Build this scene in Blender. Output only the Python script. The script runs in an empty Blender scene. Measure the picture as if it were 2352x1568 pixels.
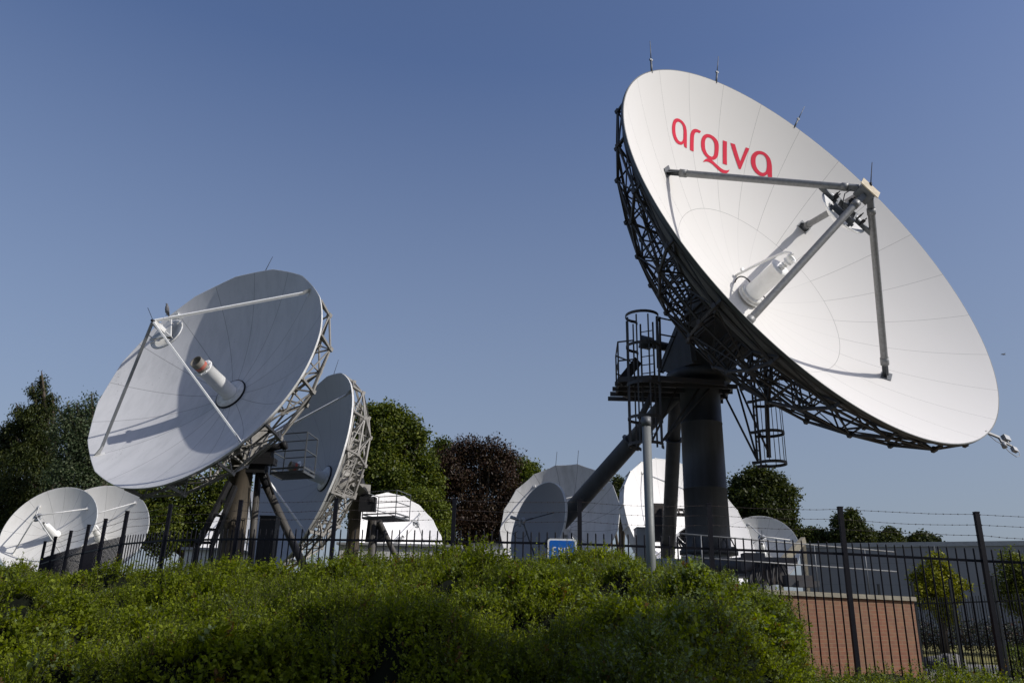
import bpy, math, random
import numpy as np
from mathutils import Vector, Matrix
from mathutils.geometry import tessellate_polygon
random.seed(7)
SC = bpy.context.scene
COL = SC.collection
R_ = math.radians

# ------------------------------------------------------------------ camera
# camera eye at the origin (1.5 m above the road), world Z up, looking along +Y, pitched 19 degrees up
CAMX = Vector((0.99971494, -0.00787415, 0.02253968))
CAMY = Vector((-0.0238755, -0.32970659, 0.94378151))
CAMF = Vector((0.0, 0.94405061, 0.32980061))
cd = bpy.data.cameras.new('camera'); cam = bpy.data.objects.new('camera', cd); COL.objects.link(cam)
cd.sensor_width = 36.0; cd.lens = 36.0 * 1829.0 / 2352.0; cd.clip_end = 3000; cd.clip_start = 0.1
mw = Matrix.Identity(4)
for i in range(3):
    mw[i][0] = CAMX[i]; mw[i][1] = CAMY[i]; mw[i][2] = -CAMF[i]
cam.matrix_world = mw
SC.camera = cam

# ------------------------------------------------------------------ light
SUN_AZ, SUN_EL = 112.5, 37.5
w = bpy.data.worlds.new('World'); SC.world = w; w.use_nodes = True
nt = w.node_tree
sky = nt.nodes.new('ShaderNodeTexSky'); sky.sky_type = 'NISHITA'; sky.sun_disc = False
sky.sun_elevation = R_(SUN_EL); sky.sun_rotation = R_(SUN_AZ)
sky.altitude = 60; sky.air_density = 1.0; sky.dust_density = 2.2; sky.ozone_density = 3.0
gn = nt.nodes.new('ShaderNodeMix'); gn.data_type = 'RGBA'; gn.blend_type = 'MULTIPLY'; gn.inputs[0].default_value = 1.0
nt.links.new(sky.outputs[0], gn.inputs[6]); gn.inputs[7].default_value = (.93, 0.93, 1.06, 1)
# thin milky air towards the horizon
tcw = nt.nodes.new('ShaderNodeTexCoord'); spw = nt.nodes.new('ShaderNodeSeparateXYZ'); nt.links.new(tcw.outputs['Generated'], spw.inputs[0])
rw = nt.nodes.new('ShaderNodeMapRange'); nt.links.new(spw.outputs[2], rw.inputs[0]); rw.inputs[1].default_value = 0.0; rw.inputs[2].default_value = .62; rw.inputs[3].default_value = .82; rw.inputs[4].default_value = 0.0
hz_ = nt.nodes.new('ShaderNodeMix'); hz_.data_type = 'RGBA'; nt.links.new(rw.outputs[0], hz_.inputs[0]); nt.links.new(gn.outputs[2], hz_.inputs[6]); hz_.inputs[7].default_value = (2.4, 2.75, 3.2, 1)
nt.links.new(hz_.outputs[2], nt.nodes['Background'].inputs[0])
nt.nodes['Background'].inputs[1].default_value = 0.118
sd = bpy.data.lights.new('sun', 'SUN'); so = bpy.data.objects.new('sun', sd); COL.objects.link(so)
sd.energy = 3.9; sd.angle = R_(0.53); sd.color = (1.0, 0.96, 0.90)
sdir = Vector((math.sin(R_(SUN_AZ)) * math.cos(R_(SUN_EL)), math.cos(R_(SUN_AZ)) * math.cos(R_(SUN_EL)), math.sin(R_(SUN_EL))))
so.rotation_euler = sdir.to_track_quat('Z', 'Y').to_euler(); so.location = (30, -20, 40)
SC.view_settings.view_transform = 'Standard'; SC.view_settings.look = 'None'
SC.view_settings.exposure = 0.0; SC.view_settings.gamma = 1.0

GZ = -1.5       # compound ground level
PZ = 0.69       # top of the brick plinth

def at(px, py, Y):
    """point on the sight line measured in the 2352 px photograph, at distance Y"""
    d = CAMX * ((px - 1176.0) / 1829.0) + CAMY * (-(py - 784.1) / 1829.0) + CAMF
    return d * (Y / d.y)

# ------------------------------------------------------------------ materials
def ramp(nt, fac, stops):
    r = nt.nodes.new('ShaderNodeValToRGB'); nt.links.new(fac, r.inputs[0])
    e = r.color_ramp.elements
    e[0].position, e[0].color = stops[0][0], (*stops[0][1], 1)
    e[1].position, e[1].color = stops[-1][0], (*stops[-1][1], 1)
    for p, c in stops[1:-1]:
        x = e.new(p); x.color = (*c, 1)
    return r.outputs[0]
def mth(nt, op, a, b=None):
    n = nt.nodes.new('ShaderNodeMath'); n.operation = op
    for i, v in enumerate((a, b)):
        if v is None: continue
        if isinstance(v, (int, float)): n.inputs[i].default_value = v
        else: nt.links.new(v, n.inputs[i])
    return n.outputs[0]
def noise(nt, vec, scale, detail=4, rough=.55):
    n = nt.nodes.new('ShaderNodeTexNoise'); n.inputs['Scale'].default_value = scale
    n.inputs['Detail'].default_value = detail; n.inputs['Roughness'].default_value = rough
    if vec is not None: nt.links.new(vec, n.inputs['Vector'])
    return n.outputs['Fac']
def mapping(nt, vec, sc):
    m = nt.nodes.new('ShaderNodeMapping'); m.inputs['Scale'].default_value = sc; nt.links.new(vec, m.inputs['Vector']); return m.outputs[0]
def mixc(nt, fac, a, b):
    m = nt.nodes.new('ShaderNodeMix'); m.data_type = 'RGBA'
    if isinstance(fac, float): m.inputs[0].default_value = fac
    else: nt.links.new(fac, m.inputs[0])
    for k, v in ((6, a), (7, b)):
        if isinstance(v, tuple): m.inputs[k].default_value = (*v, 1)
        else: nt.links.new(v, m.inputs[k])
    return m.outputs[2]
def base(name, rough=.5, metal=0.0):
    m = bpy.data.materials.new(name); m.use_nodes = True
    b = m.node_tree.nodes['Principled BSDF']; b.inputs['Roughness'].default_value = rough; b.inputs['Metallic'].default_value = metal
    return m, m.node_tree, b
def mat(name, col, rough=.5, metal=0.0, dirt=None, amt=.5, scale=3.0, stretch=(1, 1, 1), bump=0.0, spec=None):
    m, nt, b = base(name, rough, metal)
    if spec is not None: b.inputs['Specular IOR Level'].default_value = spec
    if max(col) < .06: b.inputs['Specular IOR Level'].default_value = .15
    tc = nt.nodes.new('ShaderNodeTexCoord').outputs['Object']
    v = mapping(nt, tc, stretch)
    n1 = noise(nt, v, scale, 6, .65)
    f = ramp(nt, n1, [(.38, (0, 0, 0)), (.68, (1, 1, 1))])
    d = dirt or tuple(c * .6 for c in col)
    fac = mth(nt, 'MULTIPLY', f, amt)
    nt.links.new(mixc(nt, fac, col, d), b.inputs['Base Color'])
    n2 = noise(nt, tc, scale * 9, 3)
    nt.links.new(mth(nt, 'ADD', mth(nt, 'MULTIPLY', n2, .25), rough - .12), b.inputs['Roughness'])
    if bump:
        bp = nt.nodes.new('ShaderNodeBump'); bp.inputs['Strength'].default_value = bump; bp.inputs['Distance'].default_value = .02
        nt.links.new(n2, bp.inputs['Height']); nt.links.new(bp.outputs[0], b.inputs['Normal'])
    return m
def dish_mat(name, col, panels, off, ring=None, width=.014, dirt=(.45, .44, .40), amt=.3, speck=0.0, rough=.45, tone=.03):
    """white paint with dark gaps between the radial panels, faint tone shift per panel, dirt streaks"""
    m, nt, b = base(name, rough)
    tc = nt.nodes.new('ShaderNodeTexCoord').outputs['Object']
    sp = nt.nodes.new('ShaderNodeSeparateXYZ'); nt.links.new(tc, sp.inputs[0])
    x, y, z = sp.outputs
    r = mth(nt, 'SQRT', mth(nt, 'ADD', mth(nt, 'MULTIPLY', x, x), mth(nt, 'MULTIPLY', y, y)))
    phi = mth(nt, 'ARCTAN2', y, x)
    u = mth(nt, 'ADD', mth(nt, 'MULTIPLY', mth(nt, 'SUBTRACT', phi, R_(off)), panels / (2 * math.pi)), 50.0)
    fr = mth(nt, 'ABSOLUTE', mth(nt, 'SUBTRACT', mth(nt, 'FRACT', u), .5))
    dist = mth(nt, 'MULTIPLY', mth(nt, 'MULTIPLY', mth(nt, 'SUBTRACT', .5, fr), 2 * math.pi / panels), r)
    seam = mth(nt, 'LESS_THAN', dist, width / 2)
    if ring:
        seam = mth(nt, 'MULTIPLY', seam, mth(nt, 'ADD', .3, mth(nt, 'MULTIPLY', .7, mth(nt, 'GREATER_THAN', r, ring)))); seam = mth(nt, 'MAXIMUM', seam, mth(nt, 'LESS_THAN', mth(nt, 'ABSOLUTE', mth(nt, 'SUBTRACT', r, ring)), width / 2))
    wn = nt.nodes.new('ShaderNodeTexWhiteNoise'); wn.noise_dimensions = '1D'
    nt.links.new(mth(nt, 'FLOOR', u), wn.inputs['W'])
    tn = mth(nt, 'MULTIPLY', wn.outputs['Value'], tone * 10)
    c0 = mixc(nt, tn, col, tuple(c * .9 for c in col))
    cyl = nt.nodes.new('ShaderNodeCombineXYZ'); nt.links.new(mth(nt, 'MULTIPLY', phi, 6.0), cyl.inputs[0]); nt.links.new(mth(nt, 'MULTIPLY', r, .35), cyl.inputs[1])
    st = ramp(nt, noise(nt, mapping(nt, tc, (1, .22, .5)), 2.6, 8, .7), [(.45, (0, 0, 0)), (.8, (1, 1, 1))])
    c1 = mixc(nt, mth(nt, 'MULTIPLY', st, amt), c0, dirt)
    c1 = mixc(nt, mth(nt, 'MULTIPLY', noise(nt, tc, .5, 3), amt * .25), c1, dirt)
    if speck:
        vo = nt.nodes.new('ShaderNodeTexVoronoi'); vo.inputs['Scale'].default_value = 9.0; nt.links.new(tc, vo.inputs['Vector'])
        dots = mth(nt, 'LESS_THAN', vo.outputs['Distance'], .13)
        zone = ramp(nt, noise(nt, tc, .55, 4), [(.55, (0, 0, 0)), (.66, (1, 1, 1))])
        c1 = mixc(nt, mth(nt, 'MULTIPLY', mth(nt, 'MULTIPLY', dots, zone), speck), c1, (.06, .06, .055))
    b.inputs['Specular IOR Level'].default_value = .2
    c2 = mixc(nt, seam, c1, tuple(c * .3 for c in col))
    nt.links.new(c2, b.inputs['Base Color'])
    return m
def leaf_mat(name, gloss=.45, trans=.32, gain=1.0):
    m = bpy.data.materials.new(name); m.use_nodes = True; nt = m.node_tree
    b = nt.nodes['Principled BSDF']; out = nt.nodes['Material Output']
    a = nt.nodes.new('ShaderNodeAttribute'); a.attribute_name = 'leaf_colour'
    b.inputs['Roughness'].default_value = gloss
    b.inputs['Specular IOR Level'].default_value = .2
    nt.links.new(a.outputs['Color'], b.inputs['Base Color'])
    t = nt.nodes.new('ShaderNodeBsdfTranslucent')
    hs = nt.nodes.new('ShaderNodeHueSaturation'); hs.inputs['Value'].default_value = 1.5; hs.inputs['Saturation'].default_value = 1.15
    nt.links.new(a.outputs['Color'], hs.inputs['Color']); nt.links.new(hs.outputs[0], t.inputs['Color'])
    mx = nt.nodes.new('ShaderNodeMixShader'); mx.inputs[0].default_value = trans
    nt.links.new(b.outputs[0], mx.inputs[1]); nt.links.new(t.outputs[0], mx.inputs[2]); nt.links.new(mx.outputs[0], out.inputs[0])
    return m

M = dict(
    white_main=dish_mat('white_paint_panels', (.62, .605, .58), 24, 5.5, 3.24, .010, (.55, .53, .48), .12, tone=.02, rough=.7),
    white_two=dish_mat('weathered_white_panels', (.54, .54, .55), 16, 0, None, .016, (.26, .27, .28), .42, speck=.85, tone=.06),
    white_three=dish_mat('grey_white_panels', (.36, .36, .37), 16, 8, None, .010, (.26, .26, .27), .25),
    white_small=dish_mat('dull_white_panels', (.64, .63, .60), 16, 4, None, .010, (.42, .40, .35), .35),
    white_moss=dish_mat('dirty_white_panels', (.68, .67, .65), 16, 11, None, .018, (.24, .24, .2), .55, speck=.7),
    white_bright=dish_mat('bright_white_panels', (.84, .83, .82), 12, 11, None, .008, (.5, .48, .45), .15),
    grey_small=dish_mat('grey_offset_panel', (.27, .27, .28), 1, 200, None, .001, (.26, .26, .27), .2),
    back=mat('reflector_back', (.13, .12, .095), .7, 0, (.07, .06, .05), .8, 1.2),
    back_light=mat('reflector_back_light', (.42, .42, .40), .6, 0, (.25, .24, .21), .6, 1.5),
    rim=mat('rim_metal', (.10, .105, .10), .5, .3, (.05, .05, .045), .7, 2),
    rim_white=mat('rim_white', (.66, .66, .65), .5, 0, (.35, .34, .3), .6, 4),
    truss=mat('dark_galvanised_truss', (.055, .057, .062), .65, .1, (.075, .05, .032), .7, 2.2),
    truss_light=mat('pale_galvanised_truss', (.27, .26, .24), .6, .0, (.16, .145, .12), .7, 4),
    galv=mat('galvanised_tube', (.21, .215, .215), .5, .3, (.14, .135, .13), .8, 12),
    pole=mat('weathered_zinc', (.12, .13, .125), .55, .15, (.19, .195, .19), .8, 3, (4, 4, .5)),
    galv_dark=mat('dull_galvanised', (.13, .14, .15), .55, .4, (.08, .08, .08), .6, 8),
    paint_white=mat('white_gloss', (.80, .80, .78), .35, 0, (.55, .54, .5), .3, 5),
    paint_cream=mat('cream_metal', (.50, .43, .30), .6, 0, (.28, .22, .14), .8, 6),
    pedestal=mat('shade_darkened_steel', (.060, .062, .065), .6, .0, (.036, .033, .03), .7, 1.6, (3, 3, .35)),  # steel colour darkened to stand in for the shadow of the dish
    pillar=mat('stained_pillar', (.11, .088, .062), .8, 0, (.035, .03, .024), .9, 1.3, (2.2, 2.2, .3)),
    leg=mat('brown_steel_tube', (.06, .055, .048), .65, .0, (.05, .045, .04), .8, 2, (2, 2, .5)),
    black=mat('black_plastic', (.02, .02, .022), .5, 0, (.03, .03, .03), .5, 8),
    fence=mat('black_fence_paint', (.006, .006, .010), .55, 0, (.012, .012, .014), .5, 9),
    fence_far=mat('grey_green_fence_paint', (.018, .022, .026), .6, 0, (.012, .015, .018), .5, 9),
    wire=mat('rusty_wire', (.09, .07, .06), .6, .5, (.05, .035, .03), .6, 20),
    red=mat('logo_red', (.58, .035, .065), .8, 0, (.54, .033, .06), .5, 2, spec=.1),
    red_tape=mat('red_tape', (.45, .06, .04), .6, 0, (.3, .2, .15), .8, 12),
    horn=mat('horn_inside', (.22, .2, .17), .6, 0, (.1, .09, .07), .7, 8),
    lettering=mat('stencil_black', (.02, .018, .015), .7),
    cabinet=mat('grey_cabinet', (.30, .31, .32), .5, .1, (.2, .2, .2), .5, 4),
    coping=mat('stone_coping', (.22, .20, .15), .85, 0, (.16, .145, .11), .9, 3, bump=.4),
    roof=mat('flat_roof', (.24, .24, .23), .9, 0, (.15, .15, .14), .7, 1),
    sign_blue=mat('sign_blue', (.0, .10, .42), .35, 0, (.0, .09, .36), .4, 3),
    sign_white=mat('sign_white', (.72, .72, .70), .4, 0, (.5, .5, .48), .5, 6),
    bark=mat('bark', (.085, .065, .045), .9, 0, (.04, .03, .022), .8, 3, (3, 3, .5)),
    bark_pale=mat('pale_bark', (.26, .23, .2), .9, 0, (.14, .12, .1), .8, 6),
    rock=mat('boulder', (.19, .18, .17), .9, 0, (.08, .08, .075), .8, 3, bump=.8),
    asphalt=mat('asphalt', (.085, .085, .09), .9, 0, (.055, .055, .058), .8, 2, bump=.3),
    shade_dark_soil=mat('shade_dark_soil', (.006, .008, .003), 1.0, 0, (.003, .004, .002), .8, 5, spec=0.0),  # soil made near black so gaps between the hedge leaves look shaded
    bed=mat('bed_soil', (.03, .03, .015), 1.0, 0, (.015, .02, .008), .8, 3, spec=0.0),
    verge=mat('dry_grass_verge', (.20, .17, .05), .95, 0, (.09, .11, .03), .8, 2.2, bump=.6),
    kerb=mat('kerb_stone', (.36, .35, .33), .85, 0, (.22, .21, .2), .7, 3),
    feather=mat('grey_feathers', (.16, .16, .17), .8, 0, (.06, .06, .07), .7, 20),
    green_paint=mat('green_galvanised', (.12, .17, .15), .5, .2, (.2, .2, .2), .7, 8),
    leaf_hedge=leaf_mat('hedge_leaf', .55, .42),
    leaf_tree=leaf_mat('tree_leaf', .5, .28),
    leaf_dark=leaf_mat('dark_leaf', .5, .12),
)
def uvmat_brick():
    m, nt, b = base('red_brick', .9)
    uv = nt.nodes.new('ShaderNodeUVMap').outputs[0]
    br = nt.nodes.new('ShaderNodeTexBrick'); nt.links.new(uv, br.inputs['Vector'])
    br.inputs['Scale'].default_value = 1.0; br.inputs['Brick Width'].default_value = .225; br.inputs['Row Height'].default_value = .075
    br.inputs['Mortar Size'].default_value = .006; br.inputs['Mortar Smooth'].default_value = .2; br.inputs['Bias'].default_value = -.1
    br.inputs['Color1'].default_value = (.20, .080, .040, 1); br.inputs['Color2'].default_value = (.155, .063, .034, 1)
    br.inputs['Mortar'].default_value = (.225, .16, .095, 1)
    br2 = nt.nodes.new('ShaderNodeTexWhiteNoise'); fl = nt.nodes.new('ShaderNodeVectorMath'); fl.operation = 'SNAP'; fl.inputs[1].default_value = (.1125, .075, 1); nt.links.new(uv, fl.inputs[0]); nt.links.new(fl.outputs[0], br2.inputs[0])
    n = ramp(nt, noise(nt, mapping(nt, uv, (1, .35, 1)), 1.1, 5), [(.4, (0, 0, 0)), (.75, (1, 1, 1))])
    c = mixc(nt, mth(nt, 'MULTIPLY', n, .75), br.outputs['Color'], (.165, .115, .065)); c = mixc(nt, mth(nt, 'MULTIPLY', br2.outputs['Value'], .35), c, (.12, .045, .035))
    nt.links.new(c, b.inputs['Base Color'])
    bp = nt.nodes.new('ShaderNodeBump'); bp.inputs['Strength'].default_value = .6; bp.inputs['Distance'].default_value = .006; bp.invert = True
    nt.links.new(br.outputs['Fac'], bp.inputs['Height']); nt.links.new(bp.outputs[0], b.inputs['Normal'])
    return m
def uvmat_clad():
    m, nt, b = base('grey_cladding', .55, 0)
    uv = nt.nodes.new('ShaderNodeUVMap').outputs[0]
    sp = nt.nodes.new('ShaderNodeSeparateXYZ'); nt.links.new(uv, sp.inputs[0])
    v = mth(nt, 'FRACT', mth(nt, 'ADD', mth(nt, 'MULTIPLY', sp.outputs[1], 1 / 1.5), 20.0))
    line = mth(nt, 'LESS_THAN', v, .016)
    u = mth(nt, 'FRACT', mth(nt, 'ADD', mth(nt, 'MULTIPLY', sp.outputs[0], 1 / 6.0), 20.0))
    line = mth(nt, 'MAXIMUM', line, mth(nt, 'MULTIPLY', mth(nt, 'LESS_THAN', u, .004), .6))
    n = noise(nt, uv, .25, 3)
    c = mixc(nt, n, (.22, .222, .235), (.18, .183, .195))
    nt.links.new(mixc(nt, mth(nt, 'MULTIPLY', line, .6), c, (.09, .095, .10)), b.inputs['Base Color'])
    return m
def gravel_mat():
    m, nt, b = base('gravel', .95)
    tc = nt.nodes.new('ShaderNodeTexCoord').outputs['Object']
    vo = nt.nodes.new('ShaderNodeTexVoronoi'); vo.inputs['Scale'].default_value = 14; nt.links.new(tc, vo.inputs['Vector'])
    wn = nt.nodes.new('ShaderNodeSeparateColor'); nt.links.new(vo.outputs['Color'], wn.inputs[0])
    c = ramp(nt, wn.outputs[0], [(0, (.10, .08, .055)), (.5, (.24, .19, .13)), (1, (.42, .36, .27))])
    nt.links.new(c, b.inputs['Base Color'])
    bp = nt.nodes.new('ShaderNodeBump'); bp.inputs['Strength'].default_value = 1.0; bp.inputs['Distance'].default_value = .05; bp.invert = True
    nt.links.new(vo.outputs['Distance'], bp.inputs['Height']); nt.links.new(bp.outputs[0], b.inputs['Normal'])
    return m
def ground_mat():
    m, nt, b = base('compound_ground', .95)
    tc = nt.nodes.new('ShaderNodeTexCoord').outputs['Object']
    f = ramp(nt, noise(nt, tc, .08, 6), [(.4, (.10, .10, .075)), (.55, (.06, .085, .025)), (.75, (.13, .12, .05))])
    nt.links.new(mixc(nt, noise(nt, tc, 6, 3), f, (.05, .06, .025)), b.inputs['Base Color'])
    return m
M['brick'] = uvmat_brick(); M['clad'] = uvmat_clad(); M['gravel'] = gravel_mat(); M['ground'] = ground_mat()

# ------------------------------------------------------------------ mesh building
W = {}          # object -> world matrix
def link(o, parent, world):
    COL.objects.link(o)
    if parent is not None:
        o.parent = parent; o.matrix_basis = W[parent].inverted() @ world
    else: o.matrix_basis = world
    W[o] = world.copy(); return o
def root(name, loc, label, cat, group=None, kind=None):
    o = bpy.data.objects.new(name, None); o.empty_display_size = .3
    link(o, None, Matrix.Translation(Vector(loc))); tag(o, label, cat, group, kind); return o
def tag(o, label=None, cat=None, group=None, kind=None):
    for k, v in (('label', label), ('category', cat), ('group', group), ('kind', kind)):
        if v: o[k] = v
    return o
def perp(d):
    d = d.normalized(); a = Vector((0, 0, 1)) if abs(d.z) < .9 else Vector((1, 0, 0))
    x = d.cross(a).normalized(); return x, d.cross(x).normalized()
class MB:
    def __init__(s): s.v = []; s.f = []; s.m = []; s.sm = []; s.uv = {}
    def add(s, vs, fs, mi=0, smooth=False):
        b = len(s.v); s.v += [Vector(v) for v in vs]
        for f in fs: s.f.append(tuple(b + i for i in f)); s.m.append(mi); s.sm.append(smooth)
    def box(s, c, size, X=(1, 0, 0), Y=(0, 1, 0), Z=(0, 0, 1), mi=0):
        c = Vector(c); X = Vector(X) * size[0] / 2; Y = Vector(Y) * size[1] / 2; Z = Vector(Z) * size[2] / 2
        vs = [c + i * X + j * Y + k * Z for k in (-1, 1) for j in (-1, 1) for i in (-1, 1)]
        s.add(vs, [(0, 2, 3, 1), (4, 5, 7, 6), (0, 1, 5, 4), (2, 6, 7, 3), (0, 4, 6, 2), (1, 3, 7, 5)], mi)
    def beam(s, p, q, w_, h_=None, up=None, mi=0):
        p = Vector(p); q = Vector(q); h_ = h_ or w_; d = q - p; L = d.length
        if L < 1e-6: return
        d /= L
        if up is not None:
            x = d.cross(Vector(up)); 
            if x.length < 1e-4: x, y = perp(d)
            else: x.normalize(); y = x.cross(d).normalized()
        else: x, y = perp(d)
        s.box((p + q) / 2, (w_, L, h_), x, d, y, mi)
    def tube(s, pts, r, n=10, cap=True, mi=0):
        pts = [Vector(p) for p in pts]; rs = r if isinstance(r, (list, tuple)) else [r] * len(pts)
        vs = []; x = None
        for i, p in enumerate(pts):
            d = (pts[min(i + 1, len(pts) - 1)] - pts[max(i - 1, 0)]).normalized()
            if x is None: x, y = perp(d)
            else:
                x = (x - d * x.dot(d)).normalized(); y = d.cross(x)
            for k in range(n):
                a = 2 * math.pi * k / n; vs.append(p + (x * math.cos(a) + y * math.sin(a)) * rs[i])
        fs = [(i * n + k, i * n + (k + 1) % n, (i + 1) * n + (k + 1) % n, (i + 1) * n + k) for i in range(len(pts) - 1) for k in range(n)]
        s.add(vs, fs, mi, True)
        if cap:
            b = len(s.v) - len(vs)
            s.f.append(tuple(b + k for k in range(n))[::-1]); s.m.append(mi); s.sm.append(False)
            s.f.append(tuple(b + (len(pts) - 1) * n + k for k in range(n))); s.m.append(mi); s.sm.append(False)
    def lathe(s, prof, n=32, mi=0, c=(0, 0, 0), X=(1, 0, 0), Y=(0, 1, 0), Z=(0, 0, 1), smooth=True):
        c = Vector(c); X = Vector(X); Y = Vector(Y); Z = Vector(Z)
        vs = [c + (X * math.cos(2 * math.pi * k / n) + Y * math.sin(2 * math.pi * k / n)) * r + Z * z for r, z in prof for k in range(n)]
        s.add(vs, [(i * n + k, i * n + (k + 1) % n, (i + 1) * n + (k + 1) % n, (i + 1) * n + k) for i in range(len(prof) - 1) for k in range(n)], mi, smooth)
    def prism(s, poly, z0, z1, mi=0, top=None):
        n = len(poly); vs = [(*p, z0) for p in poly] + [(*p, z1) for p in poly]
        s.add(vs, [(i, (i + 1) % n, n + (i + 1) % n, n + i) for i in range(n)], mi)
        s.add([(*p, z1) for p in poly], [tuple(range(n))], mi if top is None else top)
    def build(s, name, mats, parent=None, D=None, origin=None):
        me = bpy.data.meshes.new(name)
        if not isinstance(mats, (list, tuple)): mats = [mats]
        if D is None:
            if parent is not None: o0 = W[parent].translation
            else: o0 = Vector(origin or (0, 0, 0))
            vs = [v - o0 for v in s.v]; D = Matrix.Translation(o0)
        else: vs = s.v
        me.from_pydata([tuple(v) for v in vs], [], s.f)
        for m in mats: me.materials.append(M[m])
        me.polygons.foreach_set('material_index', s.m); me.polygons.foreach_set('use_smooth', s.sm)
        me.update()
        o = bpy.data.objects.new(name, me)
        return link(o, parent, D)
def np_mesh(name, verts, quads, cols, mtl, parent=None, origin=(0, 0, 0)):
    me = bpy.data.meshes.new(name); nv = len(verts); nf = len(quads)
    me.vertices.add(nv); me.vertices.foreach_set('co', (verts - np.array(origin)).astype(np.float32).ravel())
    me.loops.add(nf * 4); me.loops.foreach_set('vertex_index', quads.astype(np.int32).ravel())
    me.polygons.add(nf); me.polygons.foreach_set('loop_start', np.arange(0, nf * 4, 4, dtype=np.int32))
    me.polygons.foreach_set('loop_total', np.full(nf, 4, dtype=np.int32))
    me.update(calc_edges=True)
    a = me.attributes.new('leaf_colour', 'FLOAT_COLOR', 'FACE')
    c4 = np.concatenate([cols, np.ones((nf, 1))], 1).astype(np.float32); a.data.foreach_set('color', c4.ravel())
    me.materials.append(M[mtl])
    o = bpy.data.objects.new(name, me); return link(o, parent, Matrix.Translation(Vector(origin)))

# ------------------------------------------------------------------ dishes
def frame(V, az, el):
    n = Vector((math.sin(R_(az)) * math.cos(R_(el)), math.cos(R_(az)) * math.cos(R_(el)), math.sin(R_(el))))
    h = Vector((0, 0, 1)).cross(n).normalized(); v = n.cross(h)
    m = Matrix.Identity(4)
    for i in range(3): m[i][0] = h[i]; m[i][1] = v[i]; m[i][2] = n[i]; m[i][3] = V[i]
    return m
def edge(phi, N, off):
    if not N: return 1.0
    st = 2 * math.pi / N; a = (phi - off) % st
    return math.cos(st / 2) / math.cos(a - st / 2)
def reflector(mb, R, dep, N=0, off=0, nr=26, ns=192, thick=.07, lip=.03, hole=0.0, soft=1.0):
    pol = lambda t, k: (R * t * (1 + soft * (edge(2 * math.pi * k / ns, N, off) - 1) * t * t))
    rings = [hole / R + (1 - hole / R) * i / nr for i in range(nr + 1)]
    for side in (0, 1):
        vs = []
        for t in rings:
            for k in range(ns):
                r = pol(t, k); a = 2 * math.pi * k / ns
                z = dep * (r / R) ** 2 - side * thick * (1 + .5 * t)
                vs.append((r * math.cos(a), r * math.sin(a), z))
        fs = [(i * ns + k, i * ns + (k + 1) % ns, (i + 1) * ns + (k + 1) % ns, (i + 1) * ns + k) for i in range(nr) for k in range(ns)]
        if side: fs = [f[::-1] for f in fs]
        mb.add(vs, fs, side, True)
    vs = []
    for (dr, dz) in ((0, 0), (lip, .002), (lip, -thick * 1.5), (0, -thick * 1.5)):
        for k in range(ns):
            a = 2 * math.pi * k / ns; r = pol(1, k); z = dep * (r / R) ** 2 + dz; r += dr
            vs.append((r * math.cos(a), r * math.sin(a), z))
    mb.add(vs, [(i * ns + k, (i + 1) * ns + k, (i + 1) * ns + (k + 1) % ns, i * ns + (k + 1) % ns) for i in range(3) for k in range(ns)], 2)
def sag(r, R, dep): return dep * r * r / R / R
def pc(r, a, z): return Vector((r * math.cos(a), r * math.sin(a), z))
def arc(c, X, Y, r, a0, a1, n): return [c + X * (r * math.cos(a0 + (a1 - a0) * i / n)) + Y * (r * math.sin(a0 + (a1 - a0) * i / n)) for i in range(n + 1)]

# ================================================================== the great antenna
D1 = frame(Vector((7.404, 23.332, 9.782)), 147.95, 20.86)
R1, dep1 = 7.0, 3.0065
a1 = root('satellite_antenna', (6.21, 25.2, PZ), 'largest white dish antenna with a red painted name, on a thick dark pedestal', 'satellite dish')
mb = MB(); reflector(mb, R1, dep1, nr=40, ns=240, thick=.06, lip=.03)
refl1 = mb.build('reflector', ['white_main', 'back', 'rim'], a1, D1)
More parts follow.
